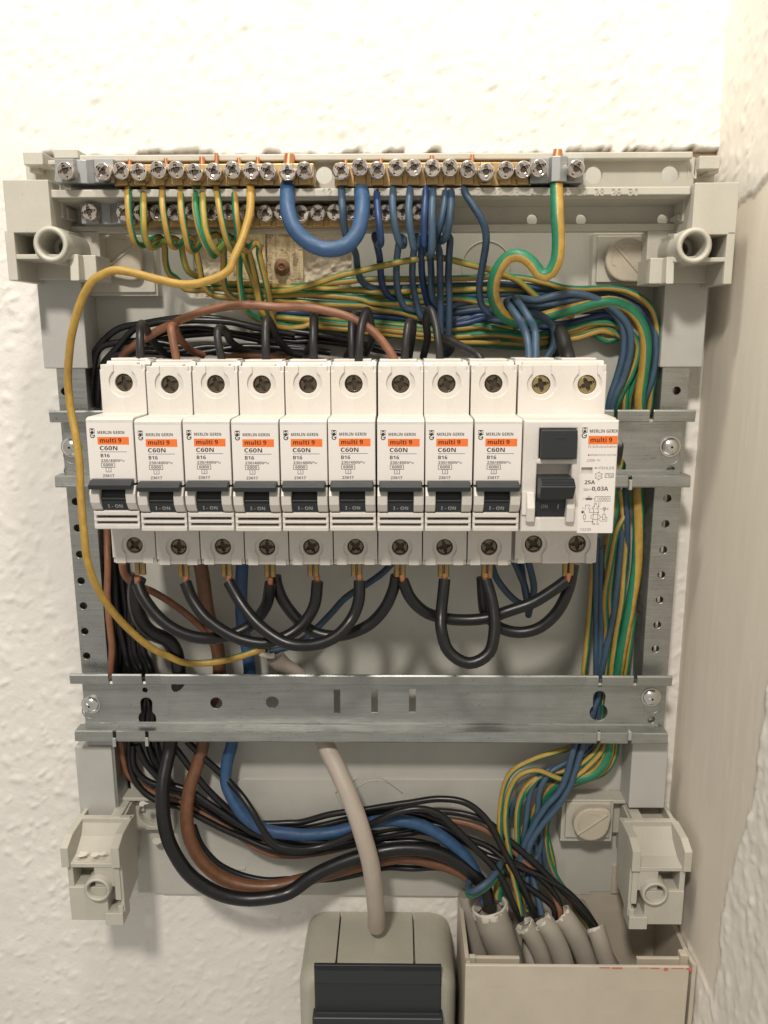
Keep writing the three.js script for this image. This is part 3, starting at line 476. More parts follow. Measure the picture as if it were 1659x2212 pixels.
// ---------------------------------------------------------------- circuit breakers
const hexWhite = '#' + new THREE.Color().setRGB(0.735, 0.70, 0.668).getHexString();   // the housing's own white
const labelTex = canvasTex(515, 620, (c, w, h) => {
  c.fillStyle = hexWhite; c.fillRect(0, 0, w, h); const T = (x) => x - 45, V = (y) => y - 20;
  c.fillStyle = '#1d1a19'; c.fillRect(T(79), V(84), 55, 55); c.strokeStyle = hexWhite; c.lineWidth = 8; c.beginPath(); c.moveTo(T(88), V(128)); c.lineTo(T(88), V(96)); c.lineTo(T(106), V(112)); c.lineTo(T(125), V(96)); c.lineTo(T(125), V(128)); c.stroke();
  c.strokeStyle = '#1d1a19'; c.lineWidth = 10; c.beginPath(); c.arc(T(108), V(165), 22, -0.6, 5.0); c.stroke(); c.fillStyle = '#1d1a19'; c.fillRect(T(106), V(160), 24, 9);
  c.fillStyle = '#2b2725'; fit(c, 'MERLIN GERIN', T(163), V(145), 307, 46, 'sans-serif', 'bold');
  c.fillStyle = '#e8742f'; c.fillRect(T(160), V(178), 352, 86); c.fillStyle = '#2a0f06'; fit(c, 'multi 9', T(180), V(240), 250, 68, 'sans-serif', 'bold');
  c.fillStyle = '#1b1817'; fit(c, 'C60N', T(175), V(325), 210, 66, 'sans-serif', 'bold'); c.fillRect(T(180), V(341), 300, 5); fit(c, 'B16', T(178), V(405), 108, 56, 'sans-serif', 'bold');
  c.fillStyle = '#4a4340'; fit(c, '230/400V', T(182), V(457), 218, 42, 'sans-serif', 'bold'); c.strokeStyle = '#4a4340'; c.lineWidth = 6; c.beginPath(); c.moveTo(T(400), V(448)); c.bezierCurveTo(T(410), V(425), T(422), V(430), T(425), V(442)); c.bezierCurveTo(T(430), V(456), T(440), V(456), T(448), V(436)); c.stroke();
  c.strokeRect(T(185), V(468), 150, 49); fit(c, '6000', T(203), V(507), 114, 42, 'sans-serif', 'bold'); c.strokeRect(T(233), V(519), 57, 49); fit(c, '3', T(250), V(559), 22, 42); c.fillStyle = '#4b4441'; fit(c, '23617', T(190), V(627), 132, 44, 'sans-serif', 'bold');
});
const onTex = canvasTex(256, 96, (c, w, h) => { c.fillStyle = '#' + new THREE.Color().setRGB(0.022, 0.025, 0.028).getHexString(); c.fillRect(0, 0, w, h); c.fillStyle = '#9a9a98'; fit(c, 'I - ON', 52, 66, 160, 46, 'sans-serif', 'bold'); });
const labelMat = new THREE.MeshStandardMaterial({ map: labelTex, roughness: 0.42 }), onMat = new THREE.MeshStandardMaterial({ map: onTex, roughness: 0.42 });
const YT = -10.2, YS = -11.4, YN = -30.2, YNB = -73.1, YB = -91.6, ZT = 65, ZN = 84;
// front skin of a terminal tier, with the stepped opening of each screw and a channel to the edge
function tierSkin(x0, x1, y0, y1, cx, cy, R, chan, up, notch) {
  const s = new THREE.Shape(); const e = up ? y1 : y0, d = up ? -1 : 1; const nx = 1.1, ny = notch;
  const pts = up ? [[x0, y0], [x1, y0], [x1, y1 - ny], [x1 - nx, y1 - ny], [x1 - nx, y1]] : [[x1, y1], [x0, y1], [x0, y0 + ny], [x0 + nx, y0 + ny], [x0 + nx, y0]];
  const xs = up ? [...cx].reverse() : cx;
  pts.forEach(([x, y], i) => (i ? s.lineTo(x, y) : s.moveTo(x, y)));
  for (const c of xs) { const a = Math.asin(chan / R), oy = Math.cos(a) * R; const s1 = up ? 1 : -1;
    s.lineTo(c + s1 * chan, e); s.lineTo(c + s1 * chan, cy + s1 * oy);
    if (up) s.absarc(c, cy, R, Math.PI / 2 - a, Math.PI / 2 + a, true); else s.absarc(c, cy, R, -Math.PI / 2 - a, -Math.PI / 2 + a, true);
    s.lineTo(c - s1 * chan, e); }
  if (up) { s.lineTo(x0 + nx, y1); s.lineTo(x0 + nx, y1 - ny); s.lineTo(x0, y1 - ny); } else { s.lineTo(x1 - nx, y0); s.lineTo(x1 - nx, y0 + ny); s.lineTo(x1, y0 + ny); }
  s.closePath(); return s;
}
const cutSlot = (s, y) => { const p = new THREE.Path(); [[-4.8, y], [4.8, y], [4.8, y + 0.85], [-4.8, y + 0.85]].forEach(([a, b], i) => (i ? p.lineTo(a, b) : p.moveTo(a, b))); p.closePath(); s.holes.push(p); return s; };
function discSkin(x0, x1, y0, y1, cx, cy, r) { const s = rect(x0, x1, y0, y1); for (const c of cx) s.holes.push(circ(c, cy, r)); return s; }
const CY1 = Y(672, 829, 64), CY2 = Y(672, 1182, 64);
function makeBreaker() {
  const t = thing('circuit_breaker', '', 'circuit breaker', [0, -91, 27], 'row of white single circuit breakers'), w = 8.82;
  mesh('housing', [
    alongX([[YB, 28], [YB, ZT - 4.5], [YNB + 1, ZT - 4.5], [YNB + 1, 76], [-66.5, 76], [-66.5, 71], [-55, 71], [-55, ZN - 0.3], [YN - 1.0, ZN - 0.3], [YN - 0.4, ZN - 0.9], [YN, ZN - 2.4], [YN, ZT - 4.5], [YS, ZT - 4.5], [YS, 57], [YT, 56], [YT, 28]].reverse(), -w, w, 0.35),
    ext(tierSkin(-w, w, YN - 0.2, YS, [0], CY1, 5.6, 3.5, true, 2.0), ZT - 1.1, ZT, 0.22, 2), ext(discSkin(-w, w, YN - 0.2, YS, [0], CY1 - 0.2, 3.55), ZT - 4.6, ZT - 1.0, 0.15),
    ext(cutSlot(tierSkin(-w, w, YB, YNB + 0.5, [0], CY2, 5.0, 3.6, false, 2.4), YNB - 2.1), ZT - 1.1, ZT, 0.12, 2), ext(cutSlot(discSkin(-w, w, YB, YNB + 0.5, [0], CY2, 3.4), YNB - 2.1), ZT - 4.6, ZT - 1.0, 0.15),
  ], M.white, t);
  mesh('top_ridge', [bx(-w + 0.3, w - 2.2, YT, YT + 1.0, 40, 52, 0.3), bx(w - 2, w - 0.4, YT - 0.5, YT + 0.5, 36, 56, 0.3), bx(-5.2, 5.2, YS - 0.2, YS + 0.7, 58, 62.5, 0.3)], M.white, t);
  const lab = new THREE.PlaneGeometry(17.3, 21.0); lab.translate(0, YN - 2.0 - 10.5, ZN - 0.22); mesh('printed_label', lab, labelMat, t, true);
  // cheeks either side of the toggle
  const cheek = (a, b) => alongX([[-55.6, 71], [-55.9, 84.4], [-58.8, 86.0], [-62.3, 85.5], [-64.9, 83.6], [-66.5, 80.5], [-66.7, 71]].reverse(), a, b, 0.4);
  mesh('cheek', cheek(-w + 0.1, -w + 3.9), M.white, t); mesh('cheek', cheek(w - 3.9, w - 0.1), M.white, t);
  mesh('label_holder', [bx(-w, w, -67.9, -66.1, 70, 82.6, 0.5), bx(-4.9, 4.9, -66.8, -65.2, 74, 82.4, 0.5), bx(-w, w, -70.2, -69.0, 74, 82.6, 0.4), bx(-w, w, YNB - 0.2, -71.2, 70, 82.8, 0.6), bx(-w, -w + 1, YNB, -66, 74, 82.4, 0.3), bx(w - 1, w, YNB, -66, 74, 82.4, 0.3)], M.white, t);
  const tg = mesh('toggle', [alongX([[-53.2, 79], [-53.5, 85.8], [-55.1, 88.6], [-56.7, 88.3], [-57.4, 84.5], [-57.7, 79]], -8.05, 8.05, 0.45),
    new THREE.CylinderGeometry(7.2, 7.2, 9.6, 32).rotateZ(Math.PI / 2).translate(0, -61.4, 76.6), bx(-4.8, 4.8, -61.3, -60.5, 82, 84.7, 0.3)], M.dark, t);
  const patch = new THREE.CylinderGeometry(7.26, 7.26, 9.4, 16, 1, true, -0.42, 0.84).rotateZ(-Math.PI / 2); // turned so that its face looks out
  { const n = 12, pos = [], uv = [], idx = [], nor = []; for (let i = 0; i <= n; i++) { const a = -0.66 + (i / n) * 0.60; for (const x of [-4.7, 4.7]) { pos.push(x, -61.4 + 7.27 * Math.sin(a), 76.6 + 7.27 * Math.cos(a)); nor.push(0, Math.sin(a), Math.cos(a)); uv.push(x < 0 ? 0 : 1, i / n); } if (i) { const k = (i - 1) * 2; idx.push(k, k + 1, k + 3, k, k + 3, k + 2); } }
    const g = new THREE.BufferGeometry(); g.setAttribute('position', new THREE.Float32BufferAttribute(pos, 3)); g.setAttribute('normal', new THREE.Float32BufferAttribute(nor, 3)); g.setAttribute('uv', new THREE.Float32BufferAttribute(uv, 2)); g.setIndex(idx); mesh('marking', g.toNonIndexed(), onMat, tg, true); }
  { const m = mesh('terminal_screw', placed(flatScrew, 0, CY1 - 0.2, ZT - 2.0, 0.2, 1.04), M.bronze, t); mesh('cross_recess_shade', placed(recessShade(-1.1), 0, CY1 - 0.2, ZT - 1.9, 0, 1), M.recessShade, m); }
  { const m = mesh('terminal_screw', placed(flatScrew, 0, CY2, ZT - 1.9, 0.7, 1.02), M.bronze, t); mesh('cross_recess_shade', placed(recessShade(-1.1), 0, CY2, ZT - 1.9, 0, 1), M.recessShade, m); }
  mesh('clamp_pin', [new THREE.CylinderGeometry(1.15, 1.15, 8.4, 14).translate(-1.25, YB - 2.6, 58), new THREE.CylinderGeometry(1.15, 1.15, 8.4, 14).translate(1.25, YB - 2.6, 58), bx(-2.2, 2.2, YB - 1, YB + 1, 56.6, 58.6, 0.3)], M.oldBrass, t);
  return t;
}
const breaker = makeBreaker();
const BLAB = ['white single circuit breaker at the free end of the row, beside bare rail'];
const BX = [268, 369, 470, 571, 672, 771, 869, 968, 1065].map((p) => X(p, 828, 63));
const x0b = BX[0], stepb = (BX[8] - BX[0]) / 8;
const ord = ['', 'second', 'third', 'fourth', 'middle, fifth', 'sixth', 'seventh', 'eighth'];
for (let i = 0; i < 9; i++) {
  const t = i ? breaker.clone() : breaker; if (i) { t.name = numbered('circuit_breaker'); scene.add(t); }
  t.userData = { ...breaker.userData };
  t.userData.label = i === 0 ? BLAB[0] : i === 8 ? 'white single circuit breaker right beside the wide residual current switch' : `${ord[i]} white single circuit breaker counted from the free end of the row`;
  t.position.set((x0b + stepb * i) * MM, (-91 + LIFT + (i === 0 ? 0.55 : (hash(i, 3) - 0.5) * 0.25)) * MM, 27 * MM);
  t.rotation.z = (hash(i, 5) - 0.5) * 0.004; t.rotation.x = i === 0 ? -0.004 : 0;
  if (i) { const tone = [M.white, M.whiteB, M.whiteC][Math.floor(hash(i, 31) * 3)]; t.traverse((m) => { if (m.material === M.white) m.material = tone; }); }
  if (i) { const s = t.children.filter((c) => c.name === 'terminal_screw'); s.forEach((m, k) => { const c = new THREE.Vector3(0, ((k ? CY2 : CY1) + 91) * MM, 0), a = hash(i, k, 9) * 1.57; m.position.copy(c).applyAxisAngle(new THREE.Vector3(0, 0, 1), a).negate().add(c); m.rotation.z = a; }); }
}

// ---------------------------------------------------------------- residual current switch
{
  const xc = (X(1132, 950, ZN) + X(1335, 950, ZN)) / 2, w = 17.55;
  const t = thing('residual_current_switch', 'wide white residual current switch with a dark test button and an ON toggle', 'switch', [xc, -91, 27]);
  const G = (g) => g.translate(xc, 0, 0);
  const s1 = X(1168, 833, 63) - xc, s2 = X(1267, 833, 63) - xc, l1 = X(1152, 1174, 63) - xc, l2 = X(1246, 1174, 63) - xc;
  const ytop = -11.2, fx = (u) => -w + (u - 130) / 1295 * (2 * w), fy = (v) => YN - 1 + (v - 40) / 1480 * (YNB - YN - 1.5 + 1.6);
  const open = rect(-w, w, YNB, YN - 0.6);
  const hole = (a, b, c, d) => { const p = new THREE.Path(); [[fx(a), fy(c)], [fx(b), fy(c)], [fx(b), fy(d)], [fx(a), fy(d)]].forEach(([x, y], i) => (i ? p.lineTo(x, y) : p.moveTo(x, y))); p.closePath(); open.holes.push(p); };
  hole(328, 806, 592, 1290); hole(938, 1092, 628, 712); hole(348, 852, 130, 518);
  mesh('housing', [
    G(alongX([[YB, 28], [YB, ZT - 4.5], [YNB, ZT - 4.5], [YNB, ZN - 5], [YN, ZN - 5], [YN, ZT - 4.5], [ytop, ZT - 4.5], [ytop, 57], [YT + 0.4, 56], [YT + 0.4, 28]].reverse(), -w, w, 0.35)),
    G(ext(open, ZN - 5.2, ZN, 0.7, 3)),
    G(ext(tierSkin(-w + 0.3, w - 0.9, YN - 0.2, ytop, [s1, s2], CY1 - 0.5, 5.6, 3.6, true, 2.6), ZT - 1.1, ZT, 0.22, 2)), G(ext(discSkin(-w + 0.3, w - 0.9, YN - 0.2, ytop, [s1, s2], CY1 - 0.5, 3.7), ZT - 4.6, ZT - 1, 0.15)),
    G(ext(tierSkin(-w + 1, w - 1.6, YB + 0.8, YNB + 0.5, [l1, l2], CY2 + 1.4, 5.2, 3.6, false, 2.0), ZT - 1.1, ZT, 0.22, 2)), G(ext(discSkin(-w + 1, w - 1.6, YB + 0.8, YNB + 0.5, [l1, l2], CY2 + 1.4, 3.6), ZT - 4.6, ZT - 1, 0.15)),
  ], M.white, t);
  mesh('top_ridge', [G(bx(-w + 0.5, -1.4, YT + 0.4, YT + 1.3, 38, 52, 0.3)), G(bx(1.6, w - 2, YT + 0.4, YT + 1.3, 38, 52, 0.3)), G(bx(-w + 2, w - 3, ytop - 0.2, ytop + 1.0, 58, 62, 0.3))], M.white, t);
  mesh('indicator_window', G(bx(fx(932), fx(1098), fy(718), fy(622), ZN - 4, ZN - 1.2, 0.1)), M.whiteC, t);
  mesh('test_button', [G(bx(fx(356), fx(848), fy(512), fy(136), 79, ZN + 2.6, 0.5)), G(bx(fx(540), fx(690), fy(241), fy(233), ZN + 2.4, ZN + 2.8, 0.15))], M.dark, t);
  const tg = mesh('toggle', [G(alongX([[fy(738), 80], [fy(745), 89.5], [fy(835), 93.2], [fy(1010), 89.4], [fy(1030), 85.2], [fy(1278), 83.2], [fy(1284), 79]], fx(336), fx(806), 0.5))], M.dark, t);
  const ribs = []; for (let i = 0; i < 5; i++) { const f = i / 5; ribs.push(G(bx(fx(350), fx(800), 0, 0.28, 0, 0.3, 0.1)).translate(0, fy(752 + f * 76), 89.7 + f * 3.2)); } mesh('grip_rib', ribs, M.dark, tg);
  const onT = canvasTex(512, 128, (c, W, H) => { c.fillStyle = '#' + new THREE.Color().setRGB(0.022, 0.025, 0.028).getHexString(); c.fillRect(0, 0, W, H); c.fillStyle = '#a9a9a6'; fit(c, 'ON', 74, 84, 112, 62); c.fillRect(335, 34, 13, 56); });
  const pl = new THREE.PlaneGeometry(fx(790) - fx(330), 4.2).rotateX(Math.atan2(2, fy(1030) - fy(1278))).translate(xc + (fx(790) + fx(330)) / 2, fy(1145), 84.42); mesh('marking', pl, new THREE.MeshStandardMaterial({ map: onT, roughness: 0.42 }), tg, true);
  const arm = (a, b) => G(alongX([[fy(940), 80], [fy(960), 85.4], [fy(1150), 87.2], [fy(1330), 86.4], [fy(1410), 83.6], [fy(1420), 80]], fx(a), fx(b), 0.6));
  mesh('cheek', arm(192, 306), M.white, t); mesh('cheek', arm(738, 852), M.white, t);
  mesh('side_clip', G(alongX([[fy(930), 79], [fy(950), 84.6], [fy(1250), 84.9], [fy(1290), 82.5], [fy(1295), 79]], fx(132), fx(196), 0.4)), M.white, t);
  const rt = canvasTex(520, 1440, (c, W, H) => {
    c.fillStyle = hexWhite; c.fillRect(0, 0, W, H); const T = (x) => x - 915, V = (y) => y - 60; const ink = '#1d1a19';
    c.fillStyle = ink; c.fillRect(T(927), V(113), 68, 68); c.strokeStyle = hexWhite; c.lineWidth = 10; c.beginPath(); c.moveTo(T(940), V(172)); c.lineTo(T(940), V(126)); c.lineTo(T(961), V(146)); c.lineTo(T(983), V(126)); c.lineTo(T(983), V(172)); c.stroke();
    c.strokeStyle = ink; c.lineWidth = 12; c.beginPath(); c.arc(T(956), V(219), 29, -0.6, 5.0); c.stroke(); c.fillStyle = ink; c.fillRect(T(952), V(214), 34, 10);
    c.fillStyle = '#2b2725'; fit(c, 'MERLIN GERIN', T(1025), V(181), 398, 58, 'sans-serif', 'bold'); c.fillStyle = '#e8742f'; c.fillRect(T(1014), V(222), 404, 110); c.fillStyle = '#2a0f06'; fit(c, 'multi 9', T(1036), V(304), 305, 84, 'sans-serif', 'bold');
    c.fillStyle = '#4b4441'; fit(c, 'FI-Schutzschalter', T(1014), V(376), 396, 44); fit(c, 'MONATLICH TESTEN', T(1050), V(481), 354, 32); fit(c, '230V', T(1004), V(556), 116, 48);
    const arrow = (x, y, l) => { c.beginPath(); c.moveTo(x, y); c.lineTo(x + 24, y - 14); c.lineTo(x + 24, y + 14); c.fill(); c.fillRect(x + 16, y - 3, l, 6); }; arrow(T(1010), V(470), 26); arrow(T(1116), V(638), 50);
    c.strokeStyle = '#3a3533'; c.lineWidth = 5; c.beginPath(); c.moveTo(T(1142), V(545)); c.bezierCurveTo(T(1155), V(520), T(1165), V(525), T(1168), V(538)); c.bezierCurveTo(T(1172), V(552), T(1180), V(552), T(1190), V(530)); c.stroke();
    fit(c, 'FEHLER', T(1182), V(656), 206, 50); c.beginPath(); for (let i = 0; i < 6; i++) c.lineTo(T(1182) + 46 * Math.sin(i * 1.047), V(742) + 46 * Math.cos(i * 1.047)); c.closePath(); c.stroke(); for (let i = 0; i < 6; i++) { c.beginPath(); c.arc(T(1182) + 50 * Math.sin(i * 1.047), V(742) + 50 * Math.cos(i * 1.047), 7, 0, 7); c.fill(); } fit(c, '-25', T(1156), V(756), 54, 38);
    c.strokeRect(T(1268), V(708), 114, 56); c.beginPath(); c.moveTo(T(1276), V(756)); c.bezierCurveTo(T(1300), V(690), T(1310), V(720), T(1326), V(736)); c.bezierCurveTo(T(1345), V(765), T(1355), V(760), T(1376), V(716)); c.moveTo(T(1310), V(756)); c.bezierCurveTo(T(1330), V(710), T(1345), V(715), T(1374), V(756)); c.stroke();
    c.fillStyle = ink; fit(c, '25A', T(988), V(850), 146, 70, 'sans-serif', 'bold'); fit(c, 'I\u0394n=', T(980), V(936), 112, 46); fit(c, '0,03A', T(1094), V(936), 226, 76, 'sans-serif', 'bold');
    c.strokeStyle = '#2a2625'; c.lineWidth = 5; c.beginPath(); c.moveTo(T(978), V(1044)); c.lineTo(T(1146), V(1044)); c.stroke(); c.fillStyle = '#6a625e'; c.fillRect(T(1018), V(1028), 86, 32); c.fillStyle = '#4b4441'; fit(c, '80', T(1044), V(1022), 38, 26); c.strokeRect(T(1146), V(1014), 208, 60); fit(c, '10000', T(1170), V(1063), 166, 52);
    c.fillStyle = ink; fit(c, 'N', T(1150), V(1126), 30, 44); fit(c, '1', T(1212), V(1124), 16, 44); fit(c, 'N', T(1136), V(1395), 32, 44); fit(c, '2', T(1196), V(1394), 26, 44); fit(c, 'T', T(974), V(1186), 20, 38); c.fillRect(T(968), V(1204), 28, 32);
    const ln = (...p) => { c.beginPath(); p.forEach(([x, y], i) => (i ? c.lineTo(T(x), V(y)) : c.moveTo(T(x), V(y)))); c.stroke(); };
    ln([1140, 1092], [1140, 1140]); ln([1202, 1092], [1202, 1140]); ln([1016, 1190], [1018, 1126], [1080, 1126], [1080, 1146]); ln([1060, 1150], [1076, 1190], [1076, 1224], [1200, 1224]); ln([1114, 1150], [1136, 1195], [1130, 1345]); ln([1176, 1150], [1200, 1195], [1190, 1390]); ln([1130, 1345], [1126, 1390]); ln([1000, 1200], [1016, 1256]); c.strokeRect(T(998), V(1258), 28, 54); ln([1010, 1312], [1010, 1346], [1130, 1346]); c.strokeRect(T(1264), V(1250), 36, 68); ln([1282, 1195], [1282, 1250]); ln([1300, 1286], [1326, 1286], [1324, 1340], [1240, 1340], [1210, 1320]); ln([1230, 1286], [1264, 1286]); c.strokeRect(T(1266), V(1160), 34, 34); ln([1266, 1177], [1332, 1177]); ln([1283, 1160], [1283, 1194]); ln([1332, 1160], [1332, 1194]);
    c.setLineDash([14, 10]); ln([1080, 1176], [1264, 1176]); c.setLineDash([]); c.beginPath(); c.ellipse(T(1165), V(1284), 66, 36, 0, 0, 7); c.stroke(); for (const [x, y] of [[1198, 1224], [1128, 1346], [1138, 1146], [1200, 1146]]) { c.beginPath(); c.arc(T(x), V(y), 9, 0, 7); c.fill(); }
    c.fillStyle = '#3a3533'; fit(c, '12230', T(956), V(1470), 156, 50);
  });
  const pw = fx(1435) - fx(915) - 0.7, ph = fy(60) - fy(1500);
  // printed field with a window cut in it
  const ps = rect(0, pw, 0, ph); { const p = new THREE.Path(), a = fx(938) - fx(915), b = fx(1092) - fx(915), c = ph - (fy(60) - fy(628)), d = ph - (fy(60) - fy(712)); [[a, c], [b, c], [b, d], [a, d]].forEach(([x, y], i) => (i ? p.lineTo(x, y) : p.moveTo(x, y))); p.closePath(); ps.holes.push(p); }
  const pg = new THREE.ShapeGeometry(ps); { const p = pg.attributes.position, u = pg.attributes.uv; for (let i = 0; i < p.count; i++) u.setXY(i, p.getX(i) / (pw + 0.7), p.getY(i) / ph); } pg.translate(xc + fx(915), fy(1500), ZN + 0.08);
  mesh('printed_label', pg.toNonIndexed(), new THREE.MeshStandardMaterial({ map: rt, roughness: 0.42 }), t, true);
  for (const x of [s1, s2]) { const m = mesh('terminal_screw', placed(flatScrew, xc + x, CY1 - 0.5, ZT - 1.6, x * 3, 1.1), M.brassScrew, t); mesh('cross_recess_shade', placed(recessShade(-1.1), xc + x, CY1 - 0.5, ZT - 1.6, 0, 1), M.recessShade, m); }
  for (const x of [l1, l2]) { const m = mesh('terminal_screw', placed(flatScrew, xc + x, CY2 + 1.4, ZT - 1.9, x * 2, 1.08), M.bronze, t); mesh('cross_recess_shade', placed(recessShade(-1.1), xc + x, CY2 + 1.4, ZT - 1.9, 0, 1), M.recessShade, m); }
  const px = X(1227, 1230, 58); mesh('clamp_pin', [new THREE.CylinderGeometry(1.15, 1.15, 8, 14).translate(px - 1.25, YB - 2, 58), new THREE.CylinderGeometry(1.15, 1.15, 8, 14).translate(px + 1.25, YB - 2, 58)], M.oldBrass, t);
}

// ---------------------------------------------------------------- wires
const YEL = [0.57, 0.355, 0.07], GRN = [0.02, 0.225, 0.115], LIM = [0.20, 0.36, 0.075], OLV = [0.46, 0.36, 0.07];
const PAT = { gy: 'YYYYGGGGYYYYGGGG', yg: 'YYYGGGGGYYYGGGGG', ly: 'LLLLYYYLLLLLYYYL', yy: 'YYYYYYYYYYYYYYGG', gg: 'YYYYGGGGYYYYGGGG' };
function tube(pts, r, pat, phase = 0, twist = 0) {
  const curve = new THREE.CatmullRomCurve3(pts, false, 'centripetal'), len = curve.getLength(), n = Math.min(260, Math.max(12, Math.round(len / Math.max(1.6, r * 0.95)))), R = pat ? 16 : r > 2 ? 16 : 12;
  const P = curve.getSpacedPoints(n), T = P.map((_, i) => curve.getTangentAt(i / n)), N = [], B = []; let last = null; const sd = Math.round(Math.abs(pts[0].x * 31 + pts[0].y * 17));
  for (let i = 0; i <= n; i++) { const u = i / n, e = Math.min(1, Math.min(u, 1 - u) * len / 14), q = u * len / 13, a = 0.5 * e; P[i].x += a * fbm(q, 1.5, sd, 2); P[i].y += a * fbm(q, 2.5, sd + 9, 2); P[i].z += a * fbm(q, 3.5, sd + 17, 2); }
  const turn = (u) => { if (!Array.isArray(twist)) return phase + twist * u; for (let k = 1; k < twist.length; k++) if (u <= twist[k][0]) { const [a, b] = [twist[k - 1], twist[k]]; return b[1] + (a[1] - b[1]) * (b[0] - u) / (b[0] - a[0]); } return twist[twist.length - 1][1]; };
  for (let i = 0; i <= n; i++) { // the normal keeps looking out of the wall, as far as the bend lets it
    let v = new THREE.Vector3(0, 0, 1).addScaledVector(T[i], -T[i].z), l = v.length();
    if (last) { const q = last.clone().addScaledVector(T[i], -last.dot(T[i])).normalize(); const k = sstep(0.25, 0.6, l) * 0.25; v = q.multiplyScalar(1 - k).add(v.normalize().multiplyScalar(l > 1e-4 ? k : 0)); }
    if (v.length() < 1e-4) v.set(1, 0, 0); v.normalize(); last = v; N.push(v.clone()); B.push(new THREE.Vector3().crossVectors(T[i], v));
  }
  const pos = [], nor = [], col = [], uvs = [], us = len / n / 55, off = (sd % 97) / 97; const dir = (i, a) => new THREE.Vector3().addScaledVector(N[i], Math.cos(a)).addScaledVector(B[i], Math.sin(a));
  const cols = { Y: YEL, G: GRN, L: LIM, O: OLV };
  const put = (i, a, c) => { const d = dir(i, a), p = P[i].clone().addScaledVector(d, r); pos.push(p.x, p.y, p.z); nor.push(d.x, d.y, d.z); uvs.push(i * us + off, a / 6.2832); if (pat) col.push(...c); };
  for (let i = 0; i < n; i++) for (let k = 0; k < R; k++) {
    const t0 = turn(i / n), t1 = turn((i + 1) / n), a = k / R * Math.PI * 2, b = (k + 1) / R * Math.PI * 2, c = pat && cols[pat[k]];
    put(i, a + t0, c); put(i, b + t0, c); put(i + 1, b + t1, c); put(i, a + t0, c); put(i + 1, b + t1, c); put(i + 1, a + t1, c);
  }
  for (const e of [0, n]) for (let k = 0; k < R; k++) { const a = k / R * Math.PI * 2, b = (k + 1) / R * Math.PI * 2, s = e ? 1 : -1, c = pat && cols[pat[k]], t0 = turn(e ? 1 : 0); for (const q of s > 0 ? [null, a, b] : [null, b, a]) { const p = P[e].clone(); if (q !== null) p.addScaledVector(dir(e, q + t0), r); pos.push(p.x, p.y, p.z); nor.push(T[e].x * s, T[e].y * s, T[e].z * s); uvs.push(off, 0.5); if (pat) col.push(...c); } }
  const g = new THREE.BufferGeometry(); g.setAttribute('position', new THREE.Float32BufferAttribute(pos, 3)); g.setAttribute('normal', new THREE.Float32BufferAttribute(nor, 3)); g.setAttribute('uv', new THREE.Float32BufferAttribute(uvs, 2)); if (pat) g.setAttribute('color', new THREE.Float32BufferAttribute(col, 3)); return g;
}
let wireNo = 0;
function wire(name, label, group, mat, r, spec, o = {}) {
  const pts = path(spec), pat = PAT[mat]; wireNo++;
  const ph = o.phase ?? hash(wireNo, 1, 77) * 6.28, tw = o.twist ?? (hash(wireNo, 2, 77) - 0.5) * 3;
  const low = pts.reduce((a, b) => (a.y < b.y ? a : b)), org = [low.x, low.y, low.z];
  const t = thing(name, label, o.cat ?? 'wire', org, group);
  const g = tube(pts, r, pat, ph, tw); g.translate(-org[0], -org[1], -org[2]); g.scale(MM, MM, MM);
  const m = new THREE.Mesh(g, pat ? stripes : mat); m.name = 'insulation'; m.castShadow = m.receiveShadow = true; t.add(m);
  for (const c of o.copper ?? []) { const q = path(c); mesh('copper_end', tube(q, Math.min(r * 0.52, 1.5)), M.copper, t); }
  return t;
}
const LB = {
  peDrop: ['thin green and yellow wire hooking down from the earth bar into the bundle', 'earth wires dropping from the brass bar'],
  gBundle: ['green and yellow wire lying in the bundle behind the breaker row', 'earth wires in the upper bundle'],
  gFall: ['green and yellow wire falling beside the metal upright to the cable duct', 'earth wires falling to the duct'],
  nDrop: ['thin blue wire hooking down from the neutral bar into the bundle', 'blue wires dropping from the brass bar'],
  nBundle: ['blue wire lying in the bundle behind the breaker row', 'blue wires in the upper bundle'],
  nFall: ['blue wire falling beside the metal upright to the cable duct', 'blue wires falling to the duct'],
  kTop: ['black wire arching down into the top of a breaker', 'black wires entering the breakers from above'],
  kBundle: ['black wire lying in the bundle above the breaker tops', 'black wires in the upper bundle'],
  kSide: ['black wire running down behind the free end of the breaker row', 'black wires beside the upright'],
  kLow: ['thin black wire sweeping across the lower back plate to the cable duct', 'black wires sweeping to the duct'],
  jump: ['thick black jumper loop hanging between two breaker terminals', 'black jumper loops under the breakers'],
};
const NTH = ['first', 'second', 'third', 'fourth', 'fifth', 'sixth', 'seventh', 'eighth', 'ninth'], nth = { peDrop: 0, nDrop: 0 };
const W = (k, name, mat, r, spec, o) => wire(name, k === 'peDrop' ? `${NTH[nth.peDrop++]} green and yellow wire from the zinc clamp, hooking down from the earth bar` : k === 'nDrop' ? `${NTH[nth.nDrop++]} thin blue wire from the bridge loop, hanging from the neutral bar` : LB[k][0], LB[k][1], mat, r, spec, o);
const one = (label, name, mat, r, spec, o) => wire(name, label, null, mat, r, spec, o);

